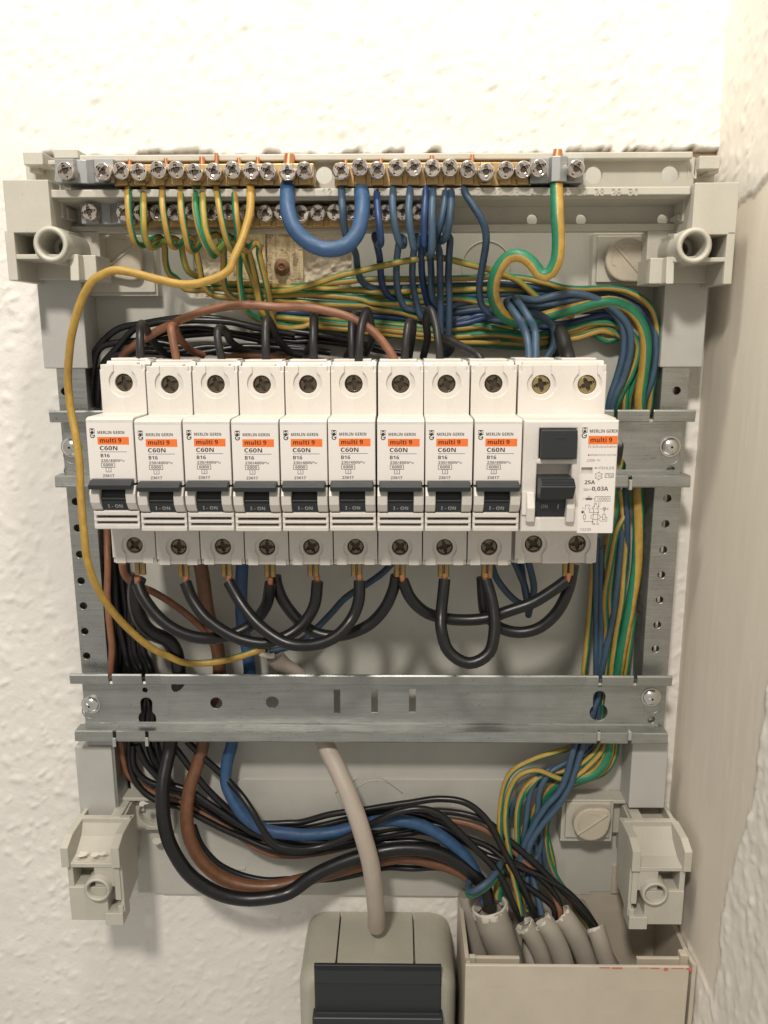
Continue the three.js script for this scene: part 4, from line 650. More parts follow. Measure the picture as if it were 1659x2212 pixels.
// earth wires hooking down from the upper bar, through the bundle, off to the side and down
W('peDrop', 'earth_wire', 'gy', 1.38, 'A 838,298,38 838,420,46.5 850,570,47 880,680,44 930,708,36 985,672,30 1045,655,26 1075,720,22 1080,810,18 1105,890,14 1160,930,12 U 60,575,10 180,590,9 320,575,8 520,585,8 760,600,9 1000,620,9 1250,640,8 1659,655,8 V 250,650,8 620,640,9', { phase: 5.6, twist: 0.5 });
W('peDrop', 'earth_wire', 'ly', 1.38, 'A 940,298,38 936,480,46 942,620,46 972,708,42 1015,715,34 1065,685,28 1130,660,24 1180,700,20 1198,790,16 1225,870,14 1300,915,11 U 330,525,9 560,535,9 800,555,11 1000,570,12 1250,580,12 1659,598,12 V 350,610,13 620,600,13 900,590,12 1250,578,12 C 200,812,12 430,815,10', { phase: 0.4, twist: 0.6 });
W('peDrop', 'earth_wire', 'gy', 1.38, 'A 1062,298,38 1062,450,46.5 1085,600,47 1112,690,44 1150,718,36 1192,684,30 1240,655,25 U 140,150,22 165,260,20 195,400,18 225,540,15 290,620,13 420,650,13 620,650,13 900,635,14 1200,630,14 1500,650,14 1659,675,14 V 250,690,14 500,705,13 720,690,12 1000,660,12 1160,680,12 1330,715,11', { phase: 5.2, twist: 1.1 });
W('peDrop', 'earth_wire', 'gy', 1.38, 'A 1180,298,38 1185,480,46.5 1206,620,47 1232,722,44 1262,742,38 1300,705,31 1345,668,26 U 350,100,24 395,180,22 405,320,20 405,460,18 430,590,16 500,660,15 640,690,14 900,680,13 1100,690,14 1300,710,14 1659,725,13 V 300,745,12 560,790,11 720,840,10', { phase: 5.4, twist: 0.8 });
W('peDrop', 'earth_wire', 'yg', 1.38, 'A 1276,298,38 1280,480,46.5 1310,620,48 1352,722,46 1388,772,42 1415,745,34 1445,700,28 U 440,110,25 520,170,23 545,300,22 545,460,20 560,610,19 580,720,18 640,800,15 720,840,12 900,845,10 1200,860,10 1500,890,10 V 200,890,10 600,930,10 900,935,10', { phase: 0.4, twist: -0.5 });
W('peDrop', 'earth_wire', 'ly', 1.38, 'A 1326,298,38 1326,480,46.5 1346,620,48 1392,720,46 1424,752,42 1446,720,34 1490,690,28 U 540,190,25 580,270,23 620,380,21 670,520,19 705,650,18 730,760,17 780,830,14 900,830,11 1150,850,10 1500,880,9 V 250,880,9 600,905,9 1000,930,10 1300,905,11 C 300,1020,12', { phase: 0.6, twist: 0.8 });
W('peDrop', 'earth_wire', 'gy', 1.38, 'A 1410,298,38 1430,450,46.5 1460,600,47 1492,700,44 1535,742,38 B 80,700,32 U 610,215,27 645,320,24 680,450,21 705,570,19 725,690,18 760,790,17 850,870,13 1000,915,11 1150,905,10 1500,935,10 V 250,930,10 600,965,10 1000,1000,11 1350,975,12 C 300,1060,12 500,1050,12 T 820,500,12 1010,435,12 1160,450,12 1240,510,13', { phase: 5.5, twist: 0.6 });
W('peDrop', 'earth_wire', 'gy', 1.38, 'A 1528,298,38 1540,500,46.5 1556,610,46 B 65,680,42 110,740,36 140,720,31 170,698,28 200,712,27 U 715,260,25 740,370,23 775,500,21 805,640,20 825,780,19 860,890,16 960,920,13 1100,915,11 1180,890,10 1500,950,9 V 250,965,9 600,1000,9 1000,1040,10 1400,1045,10 C 300,1090,10 500,1088,11 T 840,560,12 1050,500,12 1180,530,12', { phase: 4.8, twist: 0.9 });
one('yellow looking earth wire looping around the free end of the breaker row', 'earth_wire', 'yy', 1.6, 'B 142,300,38 145,345,44 140,480,50 100,640,54 40,780,57 A 1490,872,58 1350,942,58 1200,962,57 1000,922,55 850,882,54 735,871,54 680,890,54 P 510,140,54 440,260,52 395,420,50 375,560,48 370,700,46 385,850,46 410,980,48 430,1120,50 440,1300,52 455,1500,54 475,1660,54 520,1800,52 600,1930,48 720,2060,42 850,2160,36 X 700,880,32 840,935,30 1020,940,28 1250,905,27 1440,845,26 1530,815,24', { twist: [[0, -2.75], [0.1, -2.3], [0.3, -2.75], [0.78, -2.5], [0.9, -1.3], [1, -1.0]] });
one('thick green and yellow earth wire coiling down from the end clamp', 'earth_wire', 'gg', 2.55, 'C 530,225,43 531,300,46 533,400,51 540,550,52 530,660,52 492,728,51 450,735,50 400,672,49 340,632,48 270,642,46 212,720,44 192,800,40 202,880,34 245,948,28 320,985,24 400,978,22 500,950,22 620,920,21 740,890,20 820,878,20 T 1290,310,18 1390,420,18 1440,560,18 1440,720,18 1420,900,17 1390,1100,16 F 980,480,14 975,700,12 I 965,40,13 966,200,14 957,450,15 925,650,15 885,850,15 860,1000,14 830,1150,13 L 815,290,16 800,380,17 750,455,18 680,492,18 600,500,17 520,540,15 440,640,14 370,760,13 300,880,14 250,980,16 225,1060,20 215,1140,23', { twist: [[0, -1.22], [0.2, -1.8], [0.42, -3.2], [0.52, -3.5], [0.62, -4.7], [0.72, -5.1], [1, -6]] });
one('light green earth wire rising above the bundle behind the blue wires', 'earth_wire', 'ly', 1.38, 'U 560,600,10 700,600,12 850,605,15 1000,590,18 1250,520,20 1450,455,21 V 110,435,21 270,395,22 560,335,22 780,300,22 900,305,22 1150,365,21 1330,415,20 1500,475,18 T 330,75,16 430,160,14 520,240,13 650,300,12 800,380,11', { phase: 0.9, twist: 0.5 });
W('gBundle', 'earth_wire', 'gy', 1.38, 'U 1000,560,8 1250,535,10 1450,512,12 V 250,490,12 560,490,12 800,490,12 1100,480,12 1330,470,13 T 200,20,13 380,35,14 560,80,15 720,120,15 900,130,15 1100,125,15 1280,150,16 1420,220,17 1500,320,17 1540,480,16 1540,650,15 1520,850,14 1490,1050,13 1475,1200,12 F 1010,480,10 1000,700,10 I 905,30,12 905,150,13 855,260,15 822,420,16 790,620,16 795,800,15 778,950,14 765,1100,12 L 770,290,14 740,350,16 660,420,17 560,460,17 470,470,17 370,540,18 325,650,19 320,800,20 330,930,21 345,1060,22 380,1200,25', { phase: 5.9, twist: 0.7 });
W('gBundle', 'earth_wire', 'gy', 1.38, 'U 1180,600,7 1659,580,7 V 400,575,7 800,585,8 1000,585,10 1250,578,11 C 300,805,10 500,830,9', { phase: 0.2 });
W('gBundle', 'earth_wire', 'yg', 1.38, 'U 860,865,8 1200,830,8 1659,860,8 V 300,860,8 700,900,8 1000,915,9 1200,895,11 1350,925,12 C 300,1045,13 400,1050,13', {});
W('gBundle', 'earth_wire', 'gy', 1.38, 'V 700,990,9 1000,1000,10 1200,980,12 1300,975,13 T 200,530,14 400,555,14 600,530,14 780,480,14 950,430,14 1150,435,14 1290,500,14 1370,600,15 1370,720,16 1310,900,16 1230,1050,15 1160,1200,14 F 830,460,11 820,650,10 I 850,120,12 825,250,14 800,400,14 F 800,1300,13', { phase: 0.2, twist: 0.4 });
W('gBundle', 'earth_wire', 'gy', 1.38, 'V 700,1010,8 1000,1030,9 1250,1045,9 T 200,600,10 450,610,10 700,560,11 900,500,11 1080,470,12 1210,540,13 1290,600,14 1330,700,14 1320,800,14 1280,950,14 1260,1200,13 F 895,470,11 890,700,10 I 830,30,11 835,200,12 800,330,12', { phase: 3.0, twist: 0.8 });
W('gBundle', 'earth_wire', 'yg', 1.38, 'V 850,1060,8 1200,1070,8 T 300,640,8 600,630,8 800,560,9 980,530,10 1100,590,10 1220,560,11 1330,640,12 1380,760,13 1350,900,13 1300,1050,13 1285,1200,12 F 930,460,10 900,700,9', { phase: 1.2 });
W('gFall', 'earth_wire', 'gy', 1.38, 'I 870,40,12 900,300,14 890,470,15 878,640,16 850,800,16 825,1000,14 815,1150,13 L 795,290,15 770,350,17 700,430,18 620,490,19 560,500,20 420,450,20 330,480,20 280,560,20 260,680,21 262,780,22 280,900,24 300,1020,27 325,1130,30 N 440,380,32', { phase: -0.3, twist: 0.2 });
W('gFall', 'earth_wire', 'gy', 1.38, 'I 735,300,10 715,600,12 697,800,13 677,1000,13 660,1150,12 L 610,320,14 540,350,17 400,395,19 300,450,20 250,540,20 230,660,21 226,760,22 240,860,23 270,950,24 305,1040,26', { phase: -0.2, twist: 0.3 });
W('gFall', 'earth_wire', 'gy', 1.38, 'I 840,400,13 815,600,15 822,760,15 805,900,14 795,1000,13 780,1150,12 L 700,300,13 660,390,14 600,430,15 470,470,17 380,545,18 330,640,18 318,740,19 325,860,20', { phase: 0, twist: 0.2 });
W('gFall', 'earth_wire', 'gy', 1.38, 'I 945,700,12 925,850,13 905,1000,13 890,1150,12 L 855,290,13 840,380,14 790,460,14 700,500,13 600,540,12 520,640,11 480,740,11 475,830,12 490,920,13 530,1020,15 590,1110,17 640,1200,20 700,1280,23 725,1330,24', { phase: 0.3, twist: -0.3 });
W('gFall', 'earth_wire', 'gy', 1.38, 'L 470,760,9 490,840,10 510,930,10 520,1000,11 560,1070,13 620,1150,16', { phase: 0 });
one('green and yellow wire end wrapped round the mouth of the thickest cable', 'earth_wire', 'yg', 1.6, 'Y 260,1440,19 190,1500,26 110,1590,31 20,1670,34 N 190,282,33 180,265,28 200,250,22', { phase: 1.2 });
one('blue wire end wrapped round the mouth of the thickest cable', 'blue_wire', M.blue, 1.7, 'Y 210,1340,20 180,1430,26 110,1540,32 20,1625,36 N 200,262,36 180,240,30 190,200,24 200,150,18', {});

// neutral wires
one('very thick blue bridge loop between the two upper brass bars', 'bridge_wire', M.bigBlue, 3.05, 'B 385,305,39 385,345,43 388,480,52 430,600,56 520,690,57 640,735,58 760,712,58 840,630,56 872,500,52 868,350,43', { copper: ['B 866,300,39 868,352,43'] });
W('nDrop', 'blue_wire', M.blue, 1.5, 'B 738,310,38 738,360,43 745,480,46 762,620,42 800,700,34 832,770,24 845,860,18 870,940,15 930,982,13 1000,990,12 1150,985,11 1350,975,10 1659,965,10 C 200,785,11 430,800,12 700,830,11 900,870,12', {});
W('nDrop', 'blue_wire', M.royal, 1.5, 'B 968,350,41 975,480,47 988,600,48 996,680,46 985,704,40 955,660,30 955,640,27 968,700,24 985,780,21 993,880,18 1003,960,16 1040,1030,14 1110,1065,12 1300,1075,10 1500,1050,9 C 150,830,9 500,835,9', { copper: ['B 966,305,38 968,352,41'] });
W('nDrop', 'blue_wire', M.blue, 1.5, 'B 1075,310,38 1075,360,43 1070,450,47 1090,600,47 1118,690,44 1140,705,38 1142,665,31 1120,660,26 1103,760,22 1096,900,18 1112,1030,15 1160,1115,13 1230,1130,12 1400,1140,10 1500,1140,9 C 400,950,9', {});
W('nDrop', 'blue_wire', M.blue, 1.5, 'B 1185,310,38 1185,360,43 1178,480,47 1190,620,47 1212,728,44 1228,695,37 1230,650,30 1218,700,25 1202,820,20 1205,980,16 1232,1100,14 1262,1175,13 1320,1195,12 1500,1180,10 1659,1150,9', {});
W('nDrop', 'blue_wire', M.royal, 1.5, 'B 1290,330,41 1280,480,47 1276,600,47 1280,705,45 1300,690,38 1282,650,31 1262,720,25 1260,800,22 1266,920,18 1284,1020,15 1310,1100,13 1380,1160,11 1520,1200,10 1659,1165,10', { copper: ['B 1294,300,38 1290,332,41'] });
W('nDrop', 'blue_wire', M.blue, 1.5, 'B 1334,310,38 1334,360,43 1330,500,48 1330,640,48 1325,745,46 1310,770,40 1300,720,32 1315,760,25 1325,880,20 1325,990,17 1345,1080,15 1400,1120,13 1500,1090,11 1659,1060,9', {});
W('nDrop', 'blue_wire', M.slate, 1.5, 'B 1418,345,41 1405,470,47 1382,580,47 1360,650,42 1362,700,34 1378,760,28 1382,900,25 1385,1100,23 1384,1261,22 E 1228,420,20 1240,480,18', { copper: ['B 1416,300,38 1418,348,41'] });
W('nDrop', 'blue_wire', M.slate, 1.5, 'B 1455,345,41 1450,480,48 1434,600,48 1405,668,44 1375,672,36 1410,660,29 1445,645,26 1442,760,25 1436,900,24 1442,1050,23 1440,1261,22 E 1264,420,20 1255,500,18', { copper: ['B 1455,300,38 1456,350,41'] });
W('nDrop', 'blue_wire', M.slate, 1.5, 'C 30,245,38 45,300,44 90,370,46 140,460,46 155,540,44 140,660,38 118,790,32 130,890,27 172,938,25 240,930,22 330,915,18 430,935,15 520,910,12', {});
W('nBundle', 'blue_wire', M.royal, 1.5, 'E 150,212,9 500,222,9 800,238,9 1100,265,9 1290,290,10 1400,260,11 1480,235,12 T 300,420,11 650,470,11 900,400,13 1120,360,14 1230,450,15', {});
W('nBundle', 'blue_wire', M.slate, 1.5, 'V 800,545,9 1000,550,10 1300,545,10 T 150,95,10 500,150,10 850,155,11 1150,190,12 1320,270,13 1440,370,14 1510,500,15 1520,700,15 1490,900,14 1440,1080,13 F 990,500,10 960,700,10 I 900,30,12 905,200,14 900,400,14 850,650,14 800,850,13 770,1000,12 L 650,290,15 620,440,18 560,580,20 450,730,21 390,840,21 350,940,22 330,1040,24', {});
W('nBundle', 'blue_wire', M.blue, 1.5, 'V 850,680,10 1000,640,10 1250,630,10 T 300,170,10 700,165,10 1000,160,10 1250,220,11 1420,320,13 1510,420,15 1530,560,16 1530,720,16 1495,930,15 1420,1150,13 F 1010,520,10', {});
W('nBundle', 'blue_wire', M.slate, 1.5, 'V 950,800,10 1150,770,12 1300,760,13 1500,780,13 T 300,300,12 600,310,12 900,320,12 1080,330,13 1200,420,14', {});
W('nBundle', 'blue_wire', M.slate, 1.5, 'V 950,880,10 1150,830,11 1400,860,12 1659,890,12 T 400,450,11 700,440,11 950,390,12 1130,390,13 1220,470,13', {});
W('nBundle', 'blue_wire', M.royal, 1.5, 'V 900,910,10 1100,880,11 1300,830,12 1500,850,11 1659,890,11', {});
one('light blue wire looping over into the wide switch, on the breakers side of its pair', 'blue_wire', M.blue, 1.6, 'T 412,790,48 410,680,46 390,540,42 330,410,36 255,300,30 212,250,27 245,225,24 300,260,21 440,270,20 620,260,20 850,215,20 960,220,19 1120,310,18 1220,430,18 1250,560,18 1235,720,18 1190,900,17 1130,1080,16 1110,1220,14 F 815,600,12', {});
one('light blue wire looping over into the wide switch, nearer the thick black wire', 'blue_wire', M.blue, 1.6, 'T 466,790,48 470,640,46 462,500,42 410,390,36 340,280,31 290,215,27 330,212,24 480,225,22 650,185,22 820,170,22 980,210,21 1160,310,20 1280,450,20 1310,580,20 1290,760,19 1240,920,18 1170,1080,17 1140,1220,15 F 840,620,12', {});
one('dark blue grey wire bending behind the pair of light blue wires', 'blue_wire', M.slate, 1.6, 'T 60,320,22 230,330,22 400,340,24 520,370,26 610,450,27 640,540,28 620,650,28 560,740,28 540,800,28', {});
one('thick grey black wire standing on top of the wide switch', 'black_wire', M.blackDusty, 3.0, 'T 770,800,46 740,680,40 700,540,32 660,500,22 640,560,14 640,700,10', {});
for (const [s, r] of [['I 745,300,12 742,600,14 742,1000,13 740,1150,12 L 690,320,14 600,400,16 500,460,18 440,560,20 430,680,20 400,770,20 360,870,20 350,960,20', 1.5], ['I 770,350,13 768,700,15 762,1000,14 755,1150,13 L 740,310,13 640,390,15 540,430,16 450,470,17 395,560,18 372,690,19 355,830,19', 1.5],
  ['I 880,250,14 852,550,16 832,700,16 792,900,16 772,1000,15 755,1150,14 L 640,280,18 610,380,21 580,490,22 540,570,22 470,650,22 390,780,22 340,900,22 330,1000,23', 1.6], ['I 905,200,13 880,500,14 840,720,14 815,900,13 800,1000,12 L 680,280,17 640,420,20 600,540,22 540,640,23 440,760,23 380,880,23 400,1000,22 430,1130,27 450,1220,30', 1.6],
  ['L 720,330,11 620,420,12 540,480,13 430,520,14 340,590,15 300,640,15 280,700,14', 1.5], ['L 560,470,13 480,600,14 430,700,14 450,800,14 430,900,16 380,1000,20 370,1100,24 380,1180,28', 1.5], ['L 420,640,12 440,760,12 460,880,13 480,980,14 540,1060,17 610,1140,20 690,1240,24', 1.5], ['L 400,800,15 430,900,16 450,1000,17 490,1050,18', 1.5]]) W('nFall', 'blue_wire', M.blue, r, s);

// black and brown wires above the breakers
for (const s of ['D 375,800,8 372,560,10 420,420,12 540,300,14 700,262,16 930,228,18 1150,235,18 1350,280,16 1600,330,12', 'D 400,800,9 398,600,11 440,410,13 560,372,14 760,370,14 1000,415,13 1250,450,12', 'D 430,760,10 455,520,12 560,395,15 660,290,18 900,248,20 1200,252,19 1450,305,16 E 150,330,13 400,360,12 620,400,11 900,480,10', 'D 455,620,8 520,480,10 640,400,11 800,320,12 1000,292,12 1300,330,11 1600,370,10 E 400,400,9 700,440,9', 'D 440,540,12 540,450,14 700,420,15 1000,440,14 1300,400,12 1659,420,10', 'D 500,520,14 640,440,16 900,430,15 1100,400,13 1400,430,11 E 200,440,10 500,480,9', 'D 720,380,10 900,340,11 1150,320,12 1400,360,11 1659,400,9', 'E 0,350,8 300,350,9 600,400,9 800,460,9 1000,490,9'])
  W('kBundle', 'black_wire', M.black, 1.5, s);
const TOPS = ['first breaker, at the free end', 'third breaker', 'fourth breaker', 'fifth breaker', 'sixth breaker, the thinner arch', 'sixth breaker, the taller arch', 'seventh breaker', 'eighth breaker', 'breaker beside the wide switch']; let tn = 0;
for (const s of ['D 682,500,50 680,400,50 680,310,48 688,262,42 712,285,34 760,370,24 830,440,16 900,460,12', 'D 1172,500,50 1150,400,50 1140,320,48 1155,288,42 1190,310,34 1230,380,24 1330,430,16 1450,450,12', 'D 1430,505,50 1427,380,50 1428,260,46 1440,235,40 1465,270,32 1505,360,22 1570,430,15 1640,450,12', 'E 393,550,50 387,400,50 388,270,46 394,235,38 396,270,28 390,400,18 340,480,12', 'E 646,550,50 640,420,50 640,290,47 655,232,42 672,250,34 660,350,24 640,440,16 605,510,12', 'E 682,550,52 690,420,52 705,290,50 735,205,46 765,290,36 770,400,26 730,485,18', 'E 980,550,50 992,420,50 1005,310,48 1020,275,42 1038,300,34 1030,400,24 1012,510,18', 'E 1218,550,50 1205,430,50 1185,290,47 1152,195,42 1125,260,34 1132,390,24 1105,510,18', 'E 1495,550,50 1470,505,48 1420,470,44 1330,425,38 1240,380,32 1225,400,28 1290,450,22 1270,480,18 1230,510,14'])
  wire('black_wire', `black wire arching down into the top of the ${TOPS[tn++]}`, LB.kTop[1], M.blackDusty, 1.65, s);
one('salmon brown wire arching over the black bundle into a breaker top', 'brown_wire', M.brown, 1.75, 'D 555,500,18 590,440,20 660,385,24 800,300,32 1000,210,40 1150,168,42 1300,152,43 1500,165,44 E 300,178,45 500,210,46 650,258,47 780,340,48 860,430,49 915,520,50 930,560,50', {});
one('short brown wire arching into the second breaker', 'brown_wire', M.brown, 1.65, 'D 900,500,50 893,450,50 875,360,49 864,290,46 885,280,38 915,350,28 990,425,18 1060,450,14', {});
one('brown wire lying flat just behind the breaker tops', 'brown_wire', M.brown, 1.5, 'D 1180,462,18 1300,455,19 1450,458,18 1560,470,14', {});

// beside and below the breaker row, left
for (const s of ['D 375,760,8 370,900,8 G 520,450,8 540,600,10 560,800,10 565,1000,10 560,1200,10', 'D 400,780,9 398,900,8 G 560,450,10 580,600,12 600,800,12 600,1000,12 590,1200,11', 'G 520,430,9 530,560,12 545,760,14 590,1000,15 640,1200,12', 'G 600,480,12 620,700,14 620,900,15 640,1050,15 690,1150,14 J 655,150,13 640,330,12 680,480,11 740,600,10', 'G 640,560,16 640,800,18 650,1000,17 690,1100,15 700,1200,13 J 670,230,12 665,400,11 690,520,11 730,600,11', 'G 690,900,18 700,1000,18 740,1080,16 760,1170,13 J 700,180,12 695,330,11 720,480,11 750,600,10', 'G 580,480,10 590,700,10 640,900,12 620,1050,12 610,1200,11', 'G 500,480,8 505,800,8 540,1000,9 545,1200,9'])
  W('kSide', 'black_wire', M.black, 1.7, s);
one('thin salmon wire hanging straight down beside the metal upright', 'brown_wire', M.brown, 1.6, 'D 470,900,10 G 485,310,14 488,480,18 488,700,20 505,880,21 515,980,21 506,1130,20 505,1200,18 J 470,200,14 520,460,12 535,540,11 560,620,10 640,690,10 750,745,10 850,775,11 960,830,11 1060,890,11 1150,945,11 1240,1010,12 1340,1055,12 1440,1064,12 K 330,1002,13 520,965,13 720,900,12 900,850,12 1070,800,12 1250,812,14 1400,872,17 1530,970,20 L 400,985,24 500,1090,26 545,1190,29 552,1260,30', {});
one('brown wire slanting behind the first jumper loops', 'brown_wire', M.brown, 1.7, 'G 575,480,36 590,545,34 640,600,30 760,652,22 930,760,18 1070,880,15 1140,940,12', {});
one('thin blue wire slanting up behind the jumper loops', 'blue_wire', M.slate, 1.6, 'H 900,530,18 840,590,18 740,660,18 600,750,17 500,860,17 400,960,18 300,1040,19 200,1082,20 100,1105,22', {});
for (const s of ['I 185,440,20 210,510,20 260,580,18 320,635,16 390,670,14', 'I 290,390,22 330,480,20 362,560,18 375,640,16 380,700,12', 'I 380,420,24 400,500,22 410,560,20 395,640,17 380,710,12', 'I 340,420,18 352,520,16 370,620,14'])
  wire('blue_wire', 'short blue wire hanging behind the jumper loop under the wide switch', 'blue wires under the wide switch', M.slate, 1.6, s);

// jumper loops
const JL = ['joining the terminals of the first and fourth breaker', 'joining the terminals of the second and fifth breaker', 'joining the terminals of the third and sixth breaker', 'joining the terminals of the fourth and seventh breaker', 'from the seventh breaker to the wide switch', 'drooping in a narrow U between the last two breakers', 'from the breaker beside the wide switch to that switch']; let jn = 0;
const J = (s, c) => wire('jumper_wire', 'thick black jumper loop ' + JL[jn++], LB.jump[1], M.black, 2.5, s, { copper: c });
J('G 668,600,58 700,680,60 780,790,62 900,880,63 1050,925,62 1200,910,58 1340,845,55 1430,730,55 1455,598,57', ['G 665,560,58 670,615,58', 'G 1455,560,58 1455,612,57']);
J('G 950,592,58 990,690,60 1080,810,63 1250,920,65 1420,955,65 H 120,1035,64 220,1000,62 320,925,60 395,800,58 415,645,57', ['G 957,555,58 953,605,58', 'H 412,610,58 415,655,57']);
J('G 1208,588,58 1270,700,61 1370,830,66 1500,930,70 H 250,1058,71 380,1062,70 530,1010,67 640,890,62 685,770,60 690,640,58', ['G 1211,550,58 1208,602,58', 'H 687,600,58 690,650,58']);
J('H 140,610,52 150,670,52 190,770,52 280,890,53 380,970,54 480,1000,55 600,992,55 750,930,55 860,810,55 910,700,55 930,610,56', ['H 935,560,57 928,620,56']);
J('H 972,640,58 1020,750,58 1110,840,57 1250,888,56 1400,898,56 1560,880,57 I 240,700,58 400,642,58 530,562,58 585,520,58', ['H 965,600,58 975,655,58', 'I 597,480,58 585,526,58']);
J('H 1245,630,58 1225,850,62 1222,950,65 1270,1100,68 1400,1180,70 1530,1120,69 1572,970,66 1560,800,62 1515,635,58', ['H 1245,590,58 1245,642,58', 'H 1510,590,58 1515,648,58']);
J('H 1490,620,52 1500,780,52 I 150,690,52 220,770,52 330,800,53 440,775,54 540,680,54 595,560,54 620,440,54', []);
one('thick black feed cable leaving the first breaker terminal and sweeping to the cable duct', 'black_wire', M.black, 3.4, 'X 450,210,46 430,270,46 420,350,44 435,480,40 480,600,36 570,690,32 690,740,29 760,830,27 790,940,24 800,1080,20 J 800,200,15 790,460,16 768,560,20 745,700,26 758,900,32 805,1040,34 900,1175,35 1050,1268,35 1200,1300,34 1350,1288,33 1440,1262,31 K 350,1130,28 550,1040,26 750,985,25 900,965,24 1050,980,24 1180,1030,24 1290,1110,25 1370,1200,27 1395,1290,28', {});
one('thick brown feed cable sweeping to the cable duct', 'brown_wire', M.darkBrown, 3.3, 'G 1030,440,22 1060,600,20 1080,760,18 1130,930,16 1150,1050,15 1148,1180,14 J 980,300,12 965,460,12 940,560,14 900,680,18 878,820,22 892,960,24 950,1080,25 1060,1180,25 1200,1228,25 1350,1232,24 1470,1205,23 K 450,1112,21 650,1060,19 850,1018,18 1000,1030,18 1150,1070,20 1260,1125,22 1350,1220,25 1380,1290,26', {});
one('thick blue feed cable sweeping to the cable duct', 'blue_wire', M.bigBlue, 3.0, 'G 1290,440,18 1282,640,16 1290,850,15 1320,1000,15 1328,1180,14 J 1150,300,12 1125,460,12 1098,560,13 1092,660,15 1130,760,18 1200,855,20 1300,920,20 1450,945,20 K 300,886,20 500,866,20 700,812,20 850,800,20 1000,832,20 1130,905,21 1240,1000,22 1310,1100,24 1350,1200,26 1370,1280,27', {});

// thin black wires sweeping over the lower plate
for (const [s, r] of [['J 560,200,12 565,460,12 572,590,12 630,700,13 740,775,14 850,805,14 960,860,14 1080,920,14 1200,972,14 1320,1022,15 1420,1046,15 K 350,990,15 500,945,15 650,905,15 880,862,15 1060,825,16 1200,880,18 1330,980,20 1450,1030,23 L 345,962,24 470,1050,26 540,1150,28 552,1260,30', 1.6], ['J 585,460,13 592,570,13 640,640,13 720,682,13 850,722,13 1000,792,13 1130,865,13 1230,925,13 1320,950,13 K 250,905,12 500,905,12 720,880,12 900,860,13 1060,880,14 1180,950,15', 1.6],
  ['J 610,460,14 670,580,14 760,662,15 900,715,16 1000,782,17 1120,862,18 1220,925,18 1280,950,17 K 130,955,16 300,975,15 560,950,15 750,900,15 950,870,15', 1.7], ['J 810,470,14 900,590,15 1000,710,16 1120,822,16 1210,885,16 1320,890,15 1420,886,14 K 270,812,14 450,765,15 700,730,16 900,700,17 1100,672,18 1250,692,20 1350,760,22 1420,850,24 1480,970,26 1530,1060,28 1600,1200,30 1650,1320,31 1665,1370,31', 1.65],
  ['J 880,440,13 980,540,14 1090,640,15 1180,740,22 1240,830,26 1290,920,28 1360,1000,29 1430,1022,29 K 270,972,28 400,955,26 550,900,26 700,820,26 850,752,26 980,730,26 1100,762,26 1200,850,27 1320,970,28 1430,1085,29 1500,1200,31 1550,1320,32 1585,1390,32', 1.7], ['J 760,640,10 850,720,10 1000,800,10 1200,920,10 1350,905,11 K 250,850,10 400,830,11 560,790,11 750,760,12 900,745,13 1100,745,15 1250,762,18 1380,805,20 1500,905,22 1659,1045,25 L 560,1090,27 660,1190,30 740,1290,32', 1.65],
  ['J 720,560,10 800,680,10 930,780,10 1100,900,10 1250,960,10 1400,985,10 K 300,950,10 500,940,10 700,920,11', 1.7], ['J 915,900,12 960,1010,13 1040,1100,14 1150,1160,14 1300,1196,14 1440,1192,13 K 440,1150,13 640,1115,13 780,1080,13 950,1086,14 1100,1080,15 1220,1115,18 1290,1165,22', 1.6], ['K 640,760,12 850,745,13 1000,770,14 1150,830,16 1260,900,18 1400,960,20 1520,1050,24 L 480,1030,26 600,1110,28 690,1210,30 740,1285,31', 1.6], ['K 600,930,12 800,930,13 950,925,14 1100,960,15', 1.7], ['L 300,1010,20 350,1090,23 400,1180,27 440,1230,29', 1.6], ['K 560,860,11 800,880,12 950,870,13 1080,840,15 1200,900,17 1300,960,19 1430,1040,23 1520,1120,25 L 510,1180,29 525,1250,30', 1.6]])
  W('kLow', 'black_wire', M.black, r, s);

// ---------------------------------------------------------------- grey cable to the surface switch, its stripped end behind the loops
one('grey round cable slanting down into the surface switch', 'grey_cable', M.greyCable, 4.4, 'G 1480,1030,22 1520,1080,20 1600,1140,16 1680,1230,12 K 300,150,12 400,290,14 440,380,18 490,480,24 560,640,31 630,830,35 690,1050,35 715,1230,31 725,1340,27 726,1430,22', { cat: 'cable' });
one('frayed grey sheath end where the slanting cable is stripped', 'sheath_scrap', M.torn, 1.3, 'G 1395,1015,24 1420,1022,25 1450,1030,25 1475,1028,24', { cat: 'sheath' });
one('small black connector where the yellow wire meets the stripped cable', 'connector', M.black, 2.2, 'G 1365,990,22 1400,985,22 1440,990,22', { cat: 'connector' });

